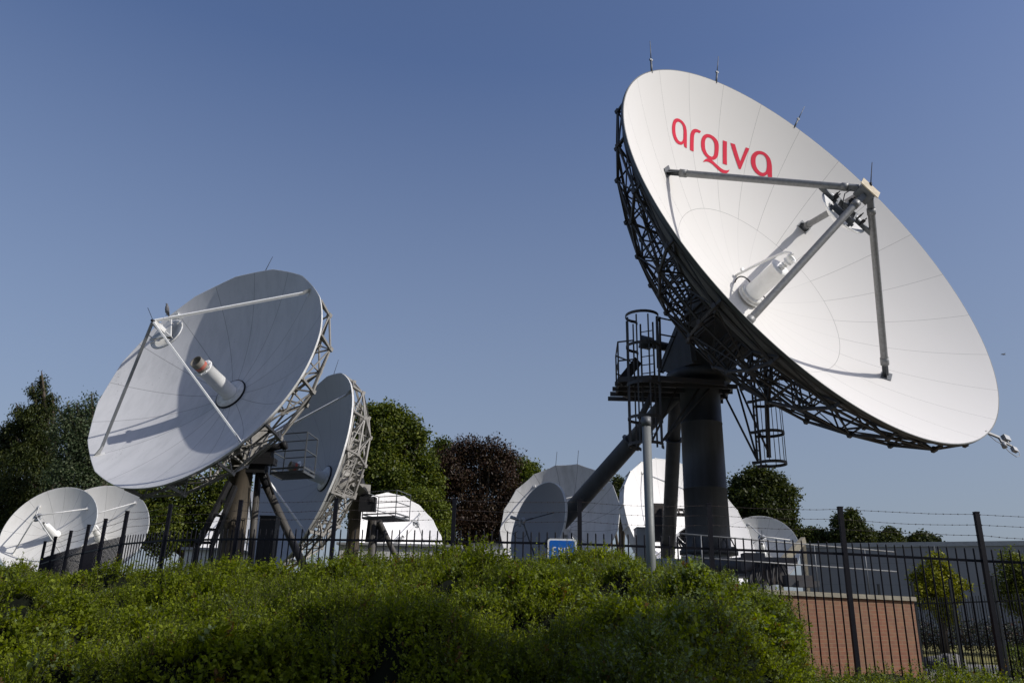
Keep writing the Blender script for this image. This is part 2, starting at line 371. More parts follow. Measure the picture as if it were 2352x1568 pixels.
# painted name: flat letters following the curve of the dish (metres in the dish plane)
LET = [([(-2.783,5.121),(-2.919,5.013),(-2.99,4.86),(-2.996,4.705),(-2.944,4.562),(-2.834,4.469),(-2.695,4.438),(-2.544,4.464),(-2.417,4.516),(-2.33,4.576),(-2.274,4.641),(-2.258,4.596),(-2.227,4.553),(-2.089,4.576),(-2.133,4.947),(-2.172,5.081),(-2.236,5.163),(-2.339,5.206),(-2.473,5.213),(-2.621,5.187)],[(-2.694,5.07),(-2.777,4.994),(-2.812,4.903),(-2.805,4.774),(-2.762,4.664),(-2.682,4.591),(-2.574,4.561),(-2.445,4.593),(-2.359,4.659),(-2.314,4.743),(-2.32,4.856),(-2.343,4.997),(-2.39,5.087),(-2.473,5.12),(-2.587,5.114)]),([(-1.911,4.605),(-1.96,5.028),(-1.935,5.135),(-1.865,5.242),(-1.737,5.321),(-1.62,5.359),(-1.424,5.382),(-1.468,5.303),(-1.587,5.284),(-1.669,5.249),(-1.729,5.189),(-1.756,5.101),(-1.748,4.97),(-1.711,4.645)],None),([(-1.119,5.422),(-1.25,5.343),(-1.334,5.24),(-1.37,5.11),(-1.353,4.982),(-1.293,4.87),(-1.181,4.796),(-1.058,4.754),(-0.94,4.744),(-1.036,4.703),(-1.129,4.628),(-1.194,4.532),(-1.043,4.616),(-0.913,4.649),(-0.765,4.651),(-0.6,4.618),(-0.403,4.561),(-0.212,4.528),(-0.028,4.562),(0.074,4.631),(0.127,4.731),(0.024,4.678),(-0.127,4.645),(-0.285,4.658),(-0.447,4.698),(-0.611,4.734),(-0.761,4.767),(-0.651,4.801),(-0.53,4.881),(-0.464,4.991),(-0.455,5.151),(-0.475,5.319),(-0.528,5.398),(-0.618,5.445),(-0.755,5.475),(-0.92,5.473),(-1.033,5.449)],[(-1.048,5.35),(-1.122,5.294),(-1.168,5.209),(-1.165,5.095),(-1.127,4.974),(-1.041,4.889),(-0.936,4.849),(-0.787,4.847),(-0.71,4.89),(-0.661,4.966),(-0.655,5.085),(-0.669,5.217),(-0.706,5.3),(-0.782,5.36),(-0.902,5.379)]),([(-0.308,5.51),(-0.107,5.528),(-0.007,4.841),(-0.207,4.827)],None),([(0.056,5.539),(0.273,5.555),(0.587,5.103),(0.774,5.58),(0.937,5.575),(0.636,4.87),(0.548,4.867)],None),([(1.343,5.583),(1.21,5.542),(1.097,5.447),(1.048,5.339),(1.052,5.201),(1.104,5.071),(1.199,4.968),(1.318,4.887),(1.432,4.844),(1.53,4.822),(1.624,4.826),(1.729,4.861),(1.804,4.928),(1.839,4.83),(2.005,4.798),(1.966,5.182),(1.924,5.317),(1.857,5.428),(1.736,5.521),(1.592,5.579),(1.452,5.593)],[(1.399,5.494),(1.308,5.446),(1.251,5.357),(1.253,5.238),(1.296,5.106),(1.375,5.018),(1.478,4.953),(1.602,4.931),(1.706,4.977),(1.753,5.054),(1.757,5.196),(1.73,5.332),(1.666,5.442),(1.549,5.498)])]
def letters():
    mb = MB()
    def close(poly, it=2):
        for _ in range(it):
            out = []
            for i in range(len(poly)):
                p, q = poly[i], poly[(i + 1) % len(poly)]
                pr = poly[i - 1]
                # keep sharp corners, cut the soft ones (Chaikin)
                v1 = Vector(p) - Vector(pr); v2 = Vector(q) - Vector(p)
                ang = abs(v1.angle_signed(v2)) if v1.length > 1e-6 and v2.length > 1e-6 else 0
                if ang > .95: out.append(p)
                else:
                    out.append(tuple(Vector(p) * .78 + Vector(pr) * .22)); out.append(tuple(Vector(p) * .78 + Vector(q) * .22))
            poly = out
        return poly
    for o_, i_ in LET:
        loops = [[Vector((x, y, 0)) for x, y in close(o_)]]
        if i_: loops.append([Vector((x, y, 0)) for x, y in close(i_)])
        tris = tessellate_polygon(loops); pts = [p for l in loops for p in l]
        tl = [[pts[a], pts[b], pts[c]] for a, b, c in tris]
        for _ in range(6):
            nx = []
            for t in tl:
                e = [(t[(i + 1) % 3] - t[i]).length for i in range(3)]; i = e.index(max(e))
                if e[i] > .22:
                    a, b, c = t[i], t[(i + 1) % 3], t[(i + 2) % 3]; mid = (a + b) / 2
                    nx += [[a, mid, c], [mid, b, c]]
                else: nx.append(t)
            tl = nx
        for t in tl:
            n = (t[1] - t[0]).cross(t[2] - t[0]).z
            if abs(n) < 1e-9: continue
            if n < 0: t = t[::-1]
            mb.add([(p.x, p.y, sag(p.xy.length, R1, dep1) + .012) for p in t], [(0, 1, 2)])
    return mb
letters().build('lettering', 'red', refl1, D1)

def truss(R, dep, ribs, off, nodes, wb, back_off=.1):
    """radial truss ribs with web members, returned rib by rib, and the hoops joining them"""
    out = []; hoops = MB()
    T = lambda k, r: pc(r, off + 2 * math.pi * k / ribs, sag(r, R, dep) - back_off - wb * .5)
    B = lambda k, i: pc(nodes[i][0], off + 2 * math.pi * k / ribs, nodes[i][1])
    for k in range(ribs):
        mb = MB(); last = T(k, R * .995)
        for i in range(len(nodes) - 1):
            mb.beam(B(k, i), B(k, i + 1), wb, wb * 1.1)
            mb.beam(T(k, nodes[i][0]), T(k, nodes[i + 1][0]), wb * .8)
            mb.beam(T(k, nodes[i][0]), B(k, i + 1), wb * .6)
            mb.beam(T(k, nodes[i + 1][0]), B(k, i + 1), wb * .6)
            rm = (nodes[i][0] + nodes[i + 1][0]) / 2
            if i < 2: mb.beam((B(k, i) + B(k, i + 1)) / 2, T(k, rm), wb * .45)
        mb.beam(B(k, len(nodes) - 1), last, wb)
        mb.beam(T(k, nodes[-1][0]), last, wb * .8)
        for i in range(1, len(nodes)):
            mb.box(B(k, i), (wb * 1.9, wb * 1.9, wb * 1.9))
        out.append(mb)
        for i in range(1, len(nodes)):
            hoops.beam(B(k, i), B(k + 1, i), wb * .75)
            if i < len(nodes) - 1:
                if (i + k) % 2: hoops.beam(B(k, i), B(k + 1, i + 1), wb * .5)
                else: hoops.beam(B(k + 1, i), B(k, i + 1), wb * .5)
                if i < 3: hoops.beam(T(k, nodes[i][0]), B(k + 1, i), wb * .45)
            hoops.beam(T(k, nodes[i][0]), T(k + 1, nodes[i][0]), wb * .7)
        hoops.beam(T(k, nodes[-1][0]), B(k + 1, len(nodes) - 1), wb * .5)
    return out, hoops
nd = [(1.3, -1.45), (2.6, -.95), (3.9, -.32), (5.2, .62), (6.3, 1.68), (6.95, 2.6)]
ribs, hp = truss(R1, dep1, 24, R_(5.5), nd, .064)
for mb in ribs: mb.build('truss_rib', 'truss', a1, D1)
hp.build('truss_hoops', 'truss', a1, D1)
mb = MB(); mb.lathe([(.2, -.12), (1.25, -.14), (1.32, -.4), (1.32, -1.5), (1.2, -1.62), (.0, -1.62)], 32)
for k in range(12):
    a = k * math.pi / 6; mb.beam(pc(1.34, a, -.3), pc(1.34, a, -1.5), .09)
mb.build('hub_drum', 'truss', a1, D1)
# quadripod
AP1 = 4.82; rf = 4.547
for k in range(4):
    a = R_(45 + 90 * k); f = pc(rf, a, sag(rf, R1, dep1)); top = pc(.26, a, AP1 - .12); d = (top - f).normalized()
    side = Vector((-math.sin(a), math.cos(a), 0))
    mb = MB()
    mb.tube([f + d * .42, f + d * .43, top - d * .24, top - d * .23], [.105, .105, .1, .1], 18)
    mb.tube([f + d * .40, f + d * .62], .125, 18); mb.tube([top - d * .40, top - d * .22], .118, 18)
    so = mb.build('strut', 'galv', a1, D1)
    mb = MB()
    mb.add([f + side * .20 - d * .02, f - side * .20 - d * .02, f + d * .24 - side * .1, f + d * .45 - side * .1, f + d * .45 + side * .1, f + d * .24 + side * .1],
           [(0, 1, 2, 3, 4, 5)])
    up = d.cross(side).normalized()
    for q in (-.05, .05):
        pts = [f + side * .19 + up * q, f - side * .19 + up * q, f + d * .25 - side * .10 + up * q, f + d * .46 - side * .11 + up * q, f + d * .46 + side * .11 + up * q, f + d * .25 + side * .10 + up * q]
        mb.add(pts, [(0, 1, 2, 3, 4, 5)])
    mb.beam(f + d * .05, f + d * .46, .17, .10, side)
    mb.box(f + Vector((0, 0, .02)), (.42, .3, .03), side, Vector((math.cos(a), math.sin(a), 2 * sag(1, R1, dep1) * rf)).normalized(), side.cross(Vector((math.cos(a), math.sin(a), .56)).normalized()) * -1)
    mb.build('foot_bracket', 'galv_dark', so, D1); mb = MB(); mb.beam(top - d * .30, top + d * .05, .17, .15, side)
    mb.build('end_bracket', 'galv_dark', so, D1)
mb = MB(); c45 = math.cos(R_(45))
mb.box((0, 0, AP1 - .06), (.46, .46, .36), (c45, c45, 0), (-c45, c45, 0))
mb.box((0, 0, AP1 + .13), (.50, .62, .03), (c45, c45, 0), (-c45, c45, 0), mi=1)
mb.box((0, .0, AP1 - .25), (.6, .03, .2), (c45, c45, 0), (-c45, c45, 0))
mb.build('apex_box', ['galv_dark', 'paint_cream'], a1, D1)
# subreflector
ZS = 3.93
mb = MB(); prof = [(r * 1.08, z) for r, z in [(0, ZS - .30), (.12, ZS - .285), (.3, ZS - .225), (.5, ZS - .12), (.66, ZS - .015), (.73, ZS + .02), (.735, ZS + .05), (.70, ZS + .05), (.5, ZS - .08), (.3, ZS - .19), (.05, ZS - .25)]]
mb.lathe(prof, 56)
sub = mb.build('subreflector', 'paint_white', a1, D1)
mb = MB()
q = [(.47, 0), (0, .47), (-.47, 0), (0, -.47)]
for i in range(4):
    p0 = Vector((*q[i], ZS + .13)); p1 = Vector((*q[(i + 1) % 4], ZS + .13)); mb.beam(p0, p1, .075, .09)
    mb.beam(p0 - Vector((0, 0, .2)), p0 + Vector((0, 0, .05)), .06)
for s_ in (-.22, .22):
    mb.beam((s_ - .3, s_ + .3, ZS + .04), (s_ + .3, s_ - .3, ZS + .04), .06, .08)
for k in range(4):
    a = R_(45 + 90 * k); rr = (AP1 - ZS - .13) / (AP1 - sag(rf, R1, dep1)) * rf
    mb.beam(pc(.33, a, ZS + .13), pc(rr, a, ZS + .13), .11, .12)
mb.build('support_frame', 'galv_dark', sub, D1)
mb = MB()
random.seed(3)
for k in range(9):
    a = R_(45 + 90 * (k % 4) + random.uniform(-14, 14)); r = random.uniform(.36, .6)
    mb.box(pc(r, a, ZS + .26), (.09, .05, .12), (math.cos(k), math.sin(k), 0), (-math.sin(k), math.cos(k), 0)); mb.tube([pc(r, a, ZS + .1), pc(r, a, ZS + .4)], .018, 6)
mb.tube([pc(.3, R_(135), ZS + .75), pc(.42, R_(160), ZS + .5), pc(.45, R_(200), ZS + .25), pc(.1, R_(240), ZS + .12)], .014, 6)
mb.build('adjuster_bolts', 'black', sub, D1)
# feed
mb = MB(); mb.lathe([(.0, .07), (.36, .07), (.40, .10), (.40, .16), (.35, .17), (.35, .21), (.395, .22), (.395, .27), (.33, .28), (.30, .29)], 40); fb = mb.build('feed_flange', 'rim_white', a1, D1)
mb = MB(); mb.lathe([(.295, .27), (.29, 1.46), (.335, 1.46), (.335, 1.50), (.0, 1.50)], 44); feed = mb.build('feed_tube', 'paint_white', a1, D1)
mb = MB(); mb.lathe([(.06, 1.5), (.075, 1.52), (.10, 1.54), (.10, 1.57), (.065, 1.58), (.065, 1.62), (.10, 1.63), (.10, 1.67), (.07, 1.68), (.09, 1.73), (.15, 1.78), (.155, 1.81), (.135, 1.82), (.14, 1.93), (.155, 1.94), (.155, 1.97), (.12, 1.95), (.05, 1.75)], 30)
mb.build('feed_horn', 'paint_white', feed, D1)
mb = MB()
mb.tube([(-.06, .93, .08), (-.05, .85, .35), (-.04, .73, .75), (-.01, .60, 1.2), (.02, .46, 1.62), (.04, .36, 1.85), (.06, .24, 1.96), (.07, .14, 1.98)], [.04, .042, .042, .04, .038, .038, .038, .06], 12)
mb.tube([(-.062, .94, .30), (-.06, .92, .36)], .075, 14)
mb.build('drying_pipe', 'paint_white', a1, D1)
for sgn, pts in ((1, [(-.24, .2, .5), (-.45, .42, .55), (-.42, .62, .3), (-.3, .56, .04)]), (-1, [(.28, -.12, .38), (.44, -.2, .42), (.5, -.28, .25), (.46, -.28, .03)])):
    mb = MB(); P = [Vector(p) for p in pts]
    cur = []
    for i in range(9):
        t = i / 8; cur.append(P[0] * (1 - t) ** 3 + P[1] * 3 * t * (1 - t) ** 2 + P[2] * 3 * t * t * (1 - t) + P[3] * t ** 3)
    mb.tube(cur, .022, 8); mb.build('feed_cable', 'black', a1, D1)
# lightning rods
for ph, tx, ty in ((130, 1493, 95), (98.5, 1650, 130), (67.5, 1848, 245)):
    a = R_(ph); p = pc(R1 - .02, a, dep1 - .03); w0 = D1 @ p; tip = D1.inverted() @ at(tx, ty, w0.y + .1); u = tip - p; un = u.normalized()
    mb = MB(); mb.tube([p, p + u * .40], .032, 8); mb.box(p + u * .40, (.10, .06, .05), perp(un)[0], un, perp(un)[1]); mb.tube([p + u * .40, tip], [.018, .010], 6)
    mb.build('lightning_rod', 'galv_dark', a1, D1)
mb = MB(); p = Vector((.08, .12, AP1 + .14)); u = Vector((.42, .42, .80)).normalized()
w0 = D1 @ p; pw = at(2003, 373, w0.y + .15); tip = D1.inverted() @ pw
mb.tube([p, p + (tip - p) * .12], .035, 8); mb.tube([p, tip], [.016, .010], 6); mb.build('lightning_rod', 'black', a1, D1)
# camera bracket on the rim
a = R_(297); p = pc(R1, a, dep1 - .04)
mb = MB(); e1 = Vector((math.cos(a), math.sin(a), 0)); rx = Vector((.8, -.25, .1)).normalized(); ry = Vector((.2, .9, 0)).normalized()
mb.beam(p - rx * .05, p + rx * .42, .07, .05); mb.beam(p + rx * .40, p + rx * .44 - ry * .26, .06, .04)
mb.beam(p + rx * .42 - ry * .10, p + rx * .78 - ry * .14, .05, .04)
rb = mb.build('rim_bracket', 'galv', a1, D1)
mb = MB(); c = p + rx * .70 + ry * .08; mb.box(c, (.19, .16, .12), rx, ry, rx.cross(ry)); mb.tube([c + ry * .08, c + ry * .14], .015, 6); mb.tube([c - ry * .08, c - ry * .2], .03, 8)
mb.tube([p + rx * .46 - ry * .15, p + rx * .46 - ry * .31], .065, 12)
mb.box(p + rx * .82 - ry * .24, (.14, .13, .10), rx, ry, rx.cross(ry))
cur = [p - ry * .05, p + rx * .2 - ry * .2, p + rx * .4 - ry * .22, p + rx * .55 - ry * .42, p + rx * .75 - ry * .5, p + rx * .92 - ry * .4, p + rx * .98 - ry * .25, p + rx * .88 - ry * .18]
mb.tube(cur, .010, 6); mb.build('floodlight', 'cabinet', rb, D1)
# pedestal
pb = Vector((6.2, 25.2, 0))
mb = MB(); mb.lathe([(.02, 2.02), (.88, 2.02), (.88, 2.14), (.685, 2.16), (.68, 2.5), (.672, 4.0), (.68, 4.0), (.68, 4.03), (.67, 4.03), (.655, 6.1), (.665, 6.1), (.665, 6.13), (.655, 6.13), (.645, 7.5), (.80, 7.52), (.80, 7.6)], 48, c=(6.2, 25.2, 0))
for k in range(18):
    a = 2 * math.pi * k / 18; mb.box((6.2 + .80 * math.cos(a), 25.2 + .80 * math.sin(a), 2.19), (.07, .07, .10))
    if k % 2: mb.beam((6.2 + .66 * math.cos(a), 25.2 + .66 * math.sin(a), 2.55), (6.2 + .84 * math.cos(a), 25.2 + .84 * math.sin(a), 2.15), .03)
ped = mb.build('pedestal', 'pedestal', a1)
mb = MB()
for ang in (0, 60, 120):
    d = Vector((math.cos(R_(ang)), math.sin(R_(ang)), 0)); mb.tube([pb + d * -2.0 + Vector((0, 0, 1.62)), pb + d * 2.0 + Vector((0, 0, 1.62))], .27, 20)
    for s_ in (-1, 1): mb.beam(pb + d * 1.8 * s_ + Vector((0, 0, PZ)), pb + d * 1.8 * s_ + Vector((0, 0, 1.5)), .3)
mb.tube([pb + Vector((0, 0, PZ)), pb + Vector((0, 0, 2.02))], .62, 24)
mb.build('base_frame', 'cabinet', a1)
L1a = Vector((5.55, 25.9, 7.35)); L1b = Vector((-.5, 31.2, PZ)); L2a = at(1553, 890, 26.2); L2b = Vector((6.0, 31.4, PZ))
for (p, q_, r) in ((L1a, L1b, .30), (L2a, L2b, .25)):
    mb = MB(); mb.tube([p, p + (q_ - p) * .02, p + (q_ - p) * .22], r * .92, 24); mb.tube([p + (q_ - p) * .22, p + (q_ - p) * .225, q_], r, 24); mb.tube([q_ + (p - q_) * .03, q_], r * 1.5, 24)
    for t in (.22, .7): mb.tube([p + (q_ - p) * t, p + (q_ - p) * (t + .006)], r * 1.25, 24)
    mb.build('leg', 'pedestal', a1)
# head: turning box, yoke and elevation screw
mb = MB(); H = Vector((6.25, 25.1, 0)); n1 = Vector((.53, -.848, 0)); s1 = Vector((.848, .53, 0))
mb.lathe([(.86, 7.5), (1.05, 7.55), (1.05, 7.8), (.8, 7.85), (.0, 7.86)], 32, c=(6.2, 25.2, 0))
mb.box(H + Vector((0, 0, 8.1)), (1.9, 1.25, .55), s1, n1)
for s_ in (-1, 1):
    for t in (0, .09):
        o_ = H + s1 * (s_ * .9 + t - .045)
        A = [o_ - n1 * .95 + Vector((0, 0, 7.9)), o_ + n1 * .55 + Vector((0, 0, 7.9)), o_ + n1 * .75 + Vector((0, 0, 8.9)), o_ + n1 * .35 + Vector((0, 0, 9.35)), o_ - n1 * .15 + Vector((0, 0, 9.2))]
        mb.add(A, [(0, 1, 2, 3, 4)])
    mb.beam(H + s1 * .9 * s_ - n1 * .95 + Vector((0, 0, 7.92)), H + s1 * .9 * s_ + Vector((0, 0, 9.25)), .16)
    mb.beam(H + s1 * .9 * s_ + n1 * .6 + Vector((0, 0, 7.9)), H + s1 * .9 * s_ + n1 * .5 + Vector((0, 0, 9.3)), .16)
mb.tube([H + s1 * -1.2 + n1 * .35 + Vector((0, 0, 9.05)), H + s1 * 1.2 + n1 * .35 + Vector((0, 0, 9.05))], .13, 16)
mb.tube([at(1480, 786, 25.2), at(1545, 800, 25.4)], .15, 16); mb.tube([at(1470, 784, 25.2), at(1496, 790, 25.2)], .22, 16)
mb.tube([H - n1 * .8 + Vector((0, 0, 8.3)), H + n1 * .2 + Vector((0, 0, 10.3))], .12, 12)
mb.build('turning_head', 'pedestal', a1)
# deck, railing
dk = [at(1421, 884, 24.2), at(1500, 893, 23.6), at(1560, 893, 23.9), at(1690, 893, 24.6)]
zD = 7.2
deck = [(3.38, 24.0), (4.4, 23.7), (6.7, 24.1), (7.1, 24.6), (7.1, 25.7), (6.5, 26.3), (4.4, 26.3), (3.5, 25.4)]
mb = MB(); mb.prism(deck, zD, zD + .05)
n = len(deck)
for i in range(n):
    p, q_ = Vector((*deck[i], zD + .0)), Vector((*deck[(i + 1) % n], zD + .0)); mb.beam(p, q_, .06, .16, (0, 0, 1))
for y in (24.3, 24.9, 25.5, 26.1): mb.beam((3.3, y, zD - .05), (7.2, y, zD - .05), .06, .14, (0, 0, 1))
mb.beam(at(1424, 880, 24.1), at(1466, 828, 24.4), .05, .30)
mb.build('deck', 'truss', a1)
mb = MB(); rp = [deck[7], deck[0], deck[1]]
z2 = zD + 1.25
rl = [Vector((4.4, 26.3, 0)), Vector((3.5, 25.4, 0)), Vector((3.38, 24.0, 0)), Vector((3.85, 23.8, 0))]
for p in rl: mb.beam(p + Vector((0, 0, zD)), p + Vector((0, 0, z2)), .045)
for i in range(3):
    for z in (zD + .62, z2): mb.beam(rl[i] + Vector((0, 0, z)), rl[i + 1] + Vector((0, 0, z)), .04)
rr2 = [at(1507, 725, 24.2), at(1515, 726, 24.2), at(1545, 735, 24.6)]
for px in (1508, 1515): mb.beam(at(px, 728, 24.0), at(px + 3, 845, 24.0), .06)
mb.beam(at(1515, 730, 24.0), at(1552, 738, 24.6), .04); mb.beam(at(1517, 768, 24.0), at(1550, 774, 24.6), .04)
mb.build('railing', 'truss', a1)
def cage(name, c, rad, z0, z1, hoops, open_dir, nstrip=7, rungs=None, mtl='truss', parent=None):
    mb = MB(); c = Vector((c[0], c[1], 0)); o = Vector((math.cos(open_dir), math.sin(open_dir), 0)); s = Vector((-o.y, o.x, 0))
    an = [R_(x) for x in np.linspace(-125, 125, nstrip)]
    for z in hoops:
        pts = [c - (o * math.cos(t) + s * math.sin(t)) * rad + Vector((0, 0, z)) for t in np.linspace(R_(-135), R_(135), 17)]
        for i in range(16): mb.beam(pts[i], pts[i + 1], .02, .09, (0, 0, 1))
        mb.beam(pts[0], pts[0] + o * .18, .03, .09, (0, 0, 1)); mb.beam(pts[-1], pts[-1] + o * .18, .03, .09, (0, 0, 1))
    for t in an:
        p = c - (o * math.cos(t) + s * math.sin(t)) * (rad - .012); mb.beam(p + Vector((0, 0, z0)), p + Vector((0, 0, z1)), .045, .016, o)
    cg = mb.build('ladder_cage', mtl, parent)
    mb = MB(); lz0, lz1 = rungs or (z0, z1)
    for s_ in (-.21, .21): mb.beam(c + o * (rad * .78) + s * s_ + Vector((0, 0, lz0)), c + o * (rad * .78) + s * s_ + Vector((0, 0, lz1)), .05)
    z = lz0 + .15
    while z < lz1: mb.beam(c + o * (rad * .78) - s * .21 + Vector((0, 0, z)), c + o * (rad * .78) + s * .21 + Vector((0, 0, z)), .025); z += .28
    mb.build('ladder', mtl, parent)
cA = at(1480, 900, 23.7)
cage('cage', (cA.x, cA.y), .52, at(1480, 1022, 23.7).z, at(1480, 733, 23.7).z, [at(1480, y, 23.7).z for y in (727, 797, 885, 962, 1022)], R_(60), parent=a1)
cB = at(1762, 950, 24.2)
cage('cage', (cB.x, cB.y), .46, at(1762, 1064, 24.2).z, at(1762, 800, 24.2).z, [at(1762, y, 24.2).z for y in (820, 925, 995, 1064)], R_(150), parent=a1)
mb = MB()
for p, q_ in (((1657, 893), (1741, 1060)), ((1694, 893), (1741, 1060)), ((1700, 893), (1770, 1050)), ((1607, 890), (1520, 1015)), ((1640, 880), (1525, 1010)), ((1555, 890), (1497, 1015))):
    mb.tube([at(*p, 24.6), at(*q_, 24.2)], .035, 8)
mb.tube([at(1498, 905, 24), at(1470, 962, 24)], .10, 14)
mb.tube([at(1757, 830, 24.3), at(1766, 1050, 24.3)], .07, 10)
mb.build('brace', 'truss', a1)
# cable bundle and drive cabinet on the base
mb = MB(); random.seed(11)
for k in range(16):
    a0 = at(1562 + random.uniform(-4, 4), 1222 + k * 1.5, 29.5); b0 = at(1618, 1150 + k * 6, 26.2)
    m0 = (a0 + b0) / 2 + Vector((0, 0, -.35 - .04 * k)); cur = [a0 * (1 - t) ** 2 + m0 * 2 * t * (1 - t) + b0 * t * t for t in [i / 8 for i in range(9)]]
    mb.tube(cur, .03, 6)
mb.build('cable_bundle', 'black', a1); mb = MB()
for k in range(14):
    x = random.uniform(1735, 1790); a0 = at(x, 1290, 20.4); b0 = at(x + random.uniform(-18, 18), 1347 - random.uniform(0, 6), 20.0)
    s_ = random.uniform(-.35, .35); m0 = (a0 + b0) / 2 + Vector((s_, -.2, -.1)); mb.tube([a0 * (1 - t) ** 2 + m0 * 2 * t * (1 - t) + b0 * t * t for t in [i / 6 for i in range(7)]], .028, 6)
mb.build('cable_bundle', 'black', a1)
mb = MB()
mb.box(at(1730, 1290, 20.6), (.5, .4, .42)); mb.box(at(1785, 1289, 20.6), (.9, .35, .18)); mb.box(at(1762, 1312, 20.7), (.9, .4, .6)); mb.tube([at(1740, 1298, 20.8), at(1590, 1300, 24.0)], .20, 18)
mb.build('drive_cabinet', 'truss', a1); mb = MB(); mb.box(at(1833, 1334, 20.0), (.62, .4, .26)); mb.box(at(1852, 1341, 19.9), (.5, .42, .14))
mb.build('power_unit', 'truss', a1)
mb = MB()
mb.box(at(1556, 1170, 30.4), (1.3, .12, .10)); mb.box(at(1580, 1182, 30.4), (1.0, .12, .12)); mb.box(at(1515, 1200, 30.6), (.55, .4, 1.4)); mb.box(at(1530, 1195, 30.2), (.3, .3, .9))
for k in range(7): mb.beam(at(1520 + k * 12, 1168, 30.3), at(1524 + k * 12, 1178, 30.2), .05)
mb.build('leg_equipment', 'truss', a1)

# ================================================================== second antenna
def big_dish(name, V, az, el, R, dep, label, front, trussmat, ribs, toff, feedset, foot_r, apex, strut_r, base_xy, base_z, seed=1, taped=True, wb=.08, backm='back_light', tnodes=None):
    D = frame(V, az, el)
    a = root(name, (base_xy[0], base_xy[1], base_z), label, 'satellite dish')
    mb = MB(); reflector(mb, R, dep, ribs, R_(toff), nr=24, ns=192, thick=.05, lip=.02, soft=.4)
    rf_ = mb.build('reflector', [front, backm, 'rim_white'], a, D)
    nd = tnodes or [(.75, -.95), (2.3, -.8), (3.8, -.2), (4.85, .72)]
    nd = [(r * R / 5, z) for r, z in nd]
    rb, hp = truss(R, dep, ribs, R_(toff), nd, wb)
    for mb in rb: mb.build('truss_rib', trussmat, a, D)
    hp.build('truss_hoops', trussmat, a, D)
    mb = MB(); mb.lathe([(.1, -.1), (.75, -.12), (.8, -.3), (.8, -1.0), (.7, -1.1), (0, -1.1)], 28); mb.build('hub_drum', trussmat, a, D)
    for k in range(4):
        ph = R_(45 + 90 * k); f = pc(foot_r, ph, sag(foot_r, R, dep)); top = pc(.05, ph, apex)
        d = (top - f).normalized(); side = Vector((-math.sin(ph), math.cos(ph), 0))
        mb = MB(); mb.beam(f + d * .25, top, strut_r * 1.2, strut_r * 2.2, d.cross(side)); s_ = mb.build('strut', 'paint_white' if k in (0, 3) else 'cabinet', a, D)
        mb = MB(); rad = Vector((math.cos(ph), math.sin(ph), 2 * sag(1, R, dep) * foot_r)).normalized()
        for q in (-.03, .03):
            mb.add([f - rad * .02 + side * q, f + rad * .17 + side * q, f + d * .42 + side * q, f + d * .30 - rad * .06 + side * q], [(0, 1, 2, 3)])
        mb.beam(f - rad * .2, f + rad * .2, .16, .02, rad.cross(side)); mb.build('foot_bracket', 'rim_white', s_, D)
    zs = apex - .72
    mb = MB(); mb.lathe([(0, zs - .22), (.2, zs - .2), (.45, zs - .1), (.62, zs), (.66, zs + .03), (.66, zs + .06), (.6, zs + .05), (.4, zs - .05), (.1, zs - .12)], 40)
    sb = mb.build('subreflector', 'rim_white', a, D)
    mb = MB(); t = [pc(.60, R_(x), zs + .16) for x in (90, 210, 330)]
    mb.add([p + Vector((0, 0, .0)) for p in t] + [p + Vector((0, 0, .05)) for p in t], [(0, 2, 1), (3, 4, 5), (0, 1, 4, 3), (1, 2, 5, 4), (2, 0, 3, 5)])
    for x in (45, 135, 225, 315): mb.beam(pc(.5, R_(x), zs + .12), pc(.62, R_(x), zs + .14), .05)
    mb.beam((0, 0, zs + .2), (0, 0, apex), .16)
    for p in t: mb.tube([p * .8 + Vector((0, 0, zs * .2 - .1)), p * .8 + Vector((0, 0, zs * .2 + .28))], .02, 6)
    mb.build('support_frame', 'rim_white', sb, D)
    mb = MB(); mb.tube([(0, 0, apex - .05), (0, 0, apex + .1)], .05, 8); u = Vector((-.6, .75, .25)).normalized() if seed == 1 else Vector((0, .9, .4)).normalized()
    mb.tube([Vector((0, 0, apex)), Vector((0, 0, apex)) + u * .75], .010, 6); mb.build('lightning_rod', 'black', a, D)
    mb = MB(); mb.lathe([(.0, .05), (.60, .055), (.61, .075), (.61, .10), (.32, .12)], 44); fl = mb.build('feed_flange', 'rim_white', a, D)
    mb = MB(); mb.lathe([(.615, .02), (.655, .03), (.655, .085), (.615, .09)], 44); mb.build('seal_ring', 'black', fl, D)
    zt, zh = feedset
    mb = MB(); mb.lathe([(.31, .1), (.30, zt), (.37, zt), (.37, zt + .03), (.24, zt + .03)], 40)
    mb.lathe([(.313, zt * .42), (.313, zt * .43)], 40)
    for k in range(10):
        x = 2 * math.pi * k / 10; mb.box(pc(.34, x, zt + .05), (.03, .03, .04))
    ft = mb.build('feed_tube', 'paint_white', a, D)
    mb = MB(); mb.lathe([(.235, zt + .03), (.235, zh), (.215, zh), (.17, zt + .1), (0, zt + .05)], 36, mi=0)
    mb.lathe([(.238, zt + .12), (.239, zt + .24)], 36, mi=1)
    mb.build('feed_horn', ['horn', 'red_tape'], ft, D)
    ph = R_(83.5); p = pc(R, ph, dep - .03); mb = MB(); mb.tube([p, p + Vector((0, .8, .0))], [.014, .008], 6); mb.build('lightning_rod', 'black', a, D)
    return a, D
V2 = Vector((-10.667, 29.491, 7.872))
a2, D2 = big_dish('satellite_antenna', V2, -154.38, 21.34, 5.0, 1.65, 'grey white dish antenna half in shadow, on a brown pillar, a pigeon on its apex', 'white_two', 'truss_light', 16, 11.25, (1.65, 2.1), 4.736, 4.32, .045, (-10.1, 30.5), GZ)
V3 = Vector((-10.159, 38.254, 6.638)) - 1.5 * Vector((math.sin(R_(-125.8)) * math.cos(R_(12.6)), math.cos(R_(-125.8)) * math.cos(R_(12.6)), math.sin(R_(12.6))))
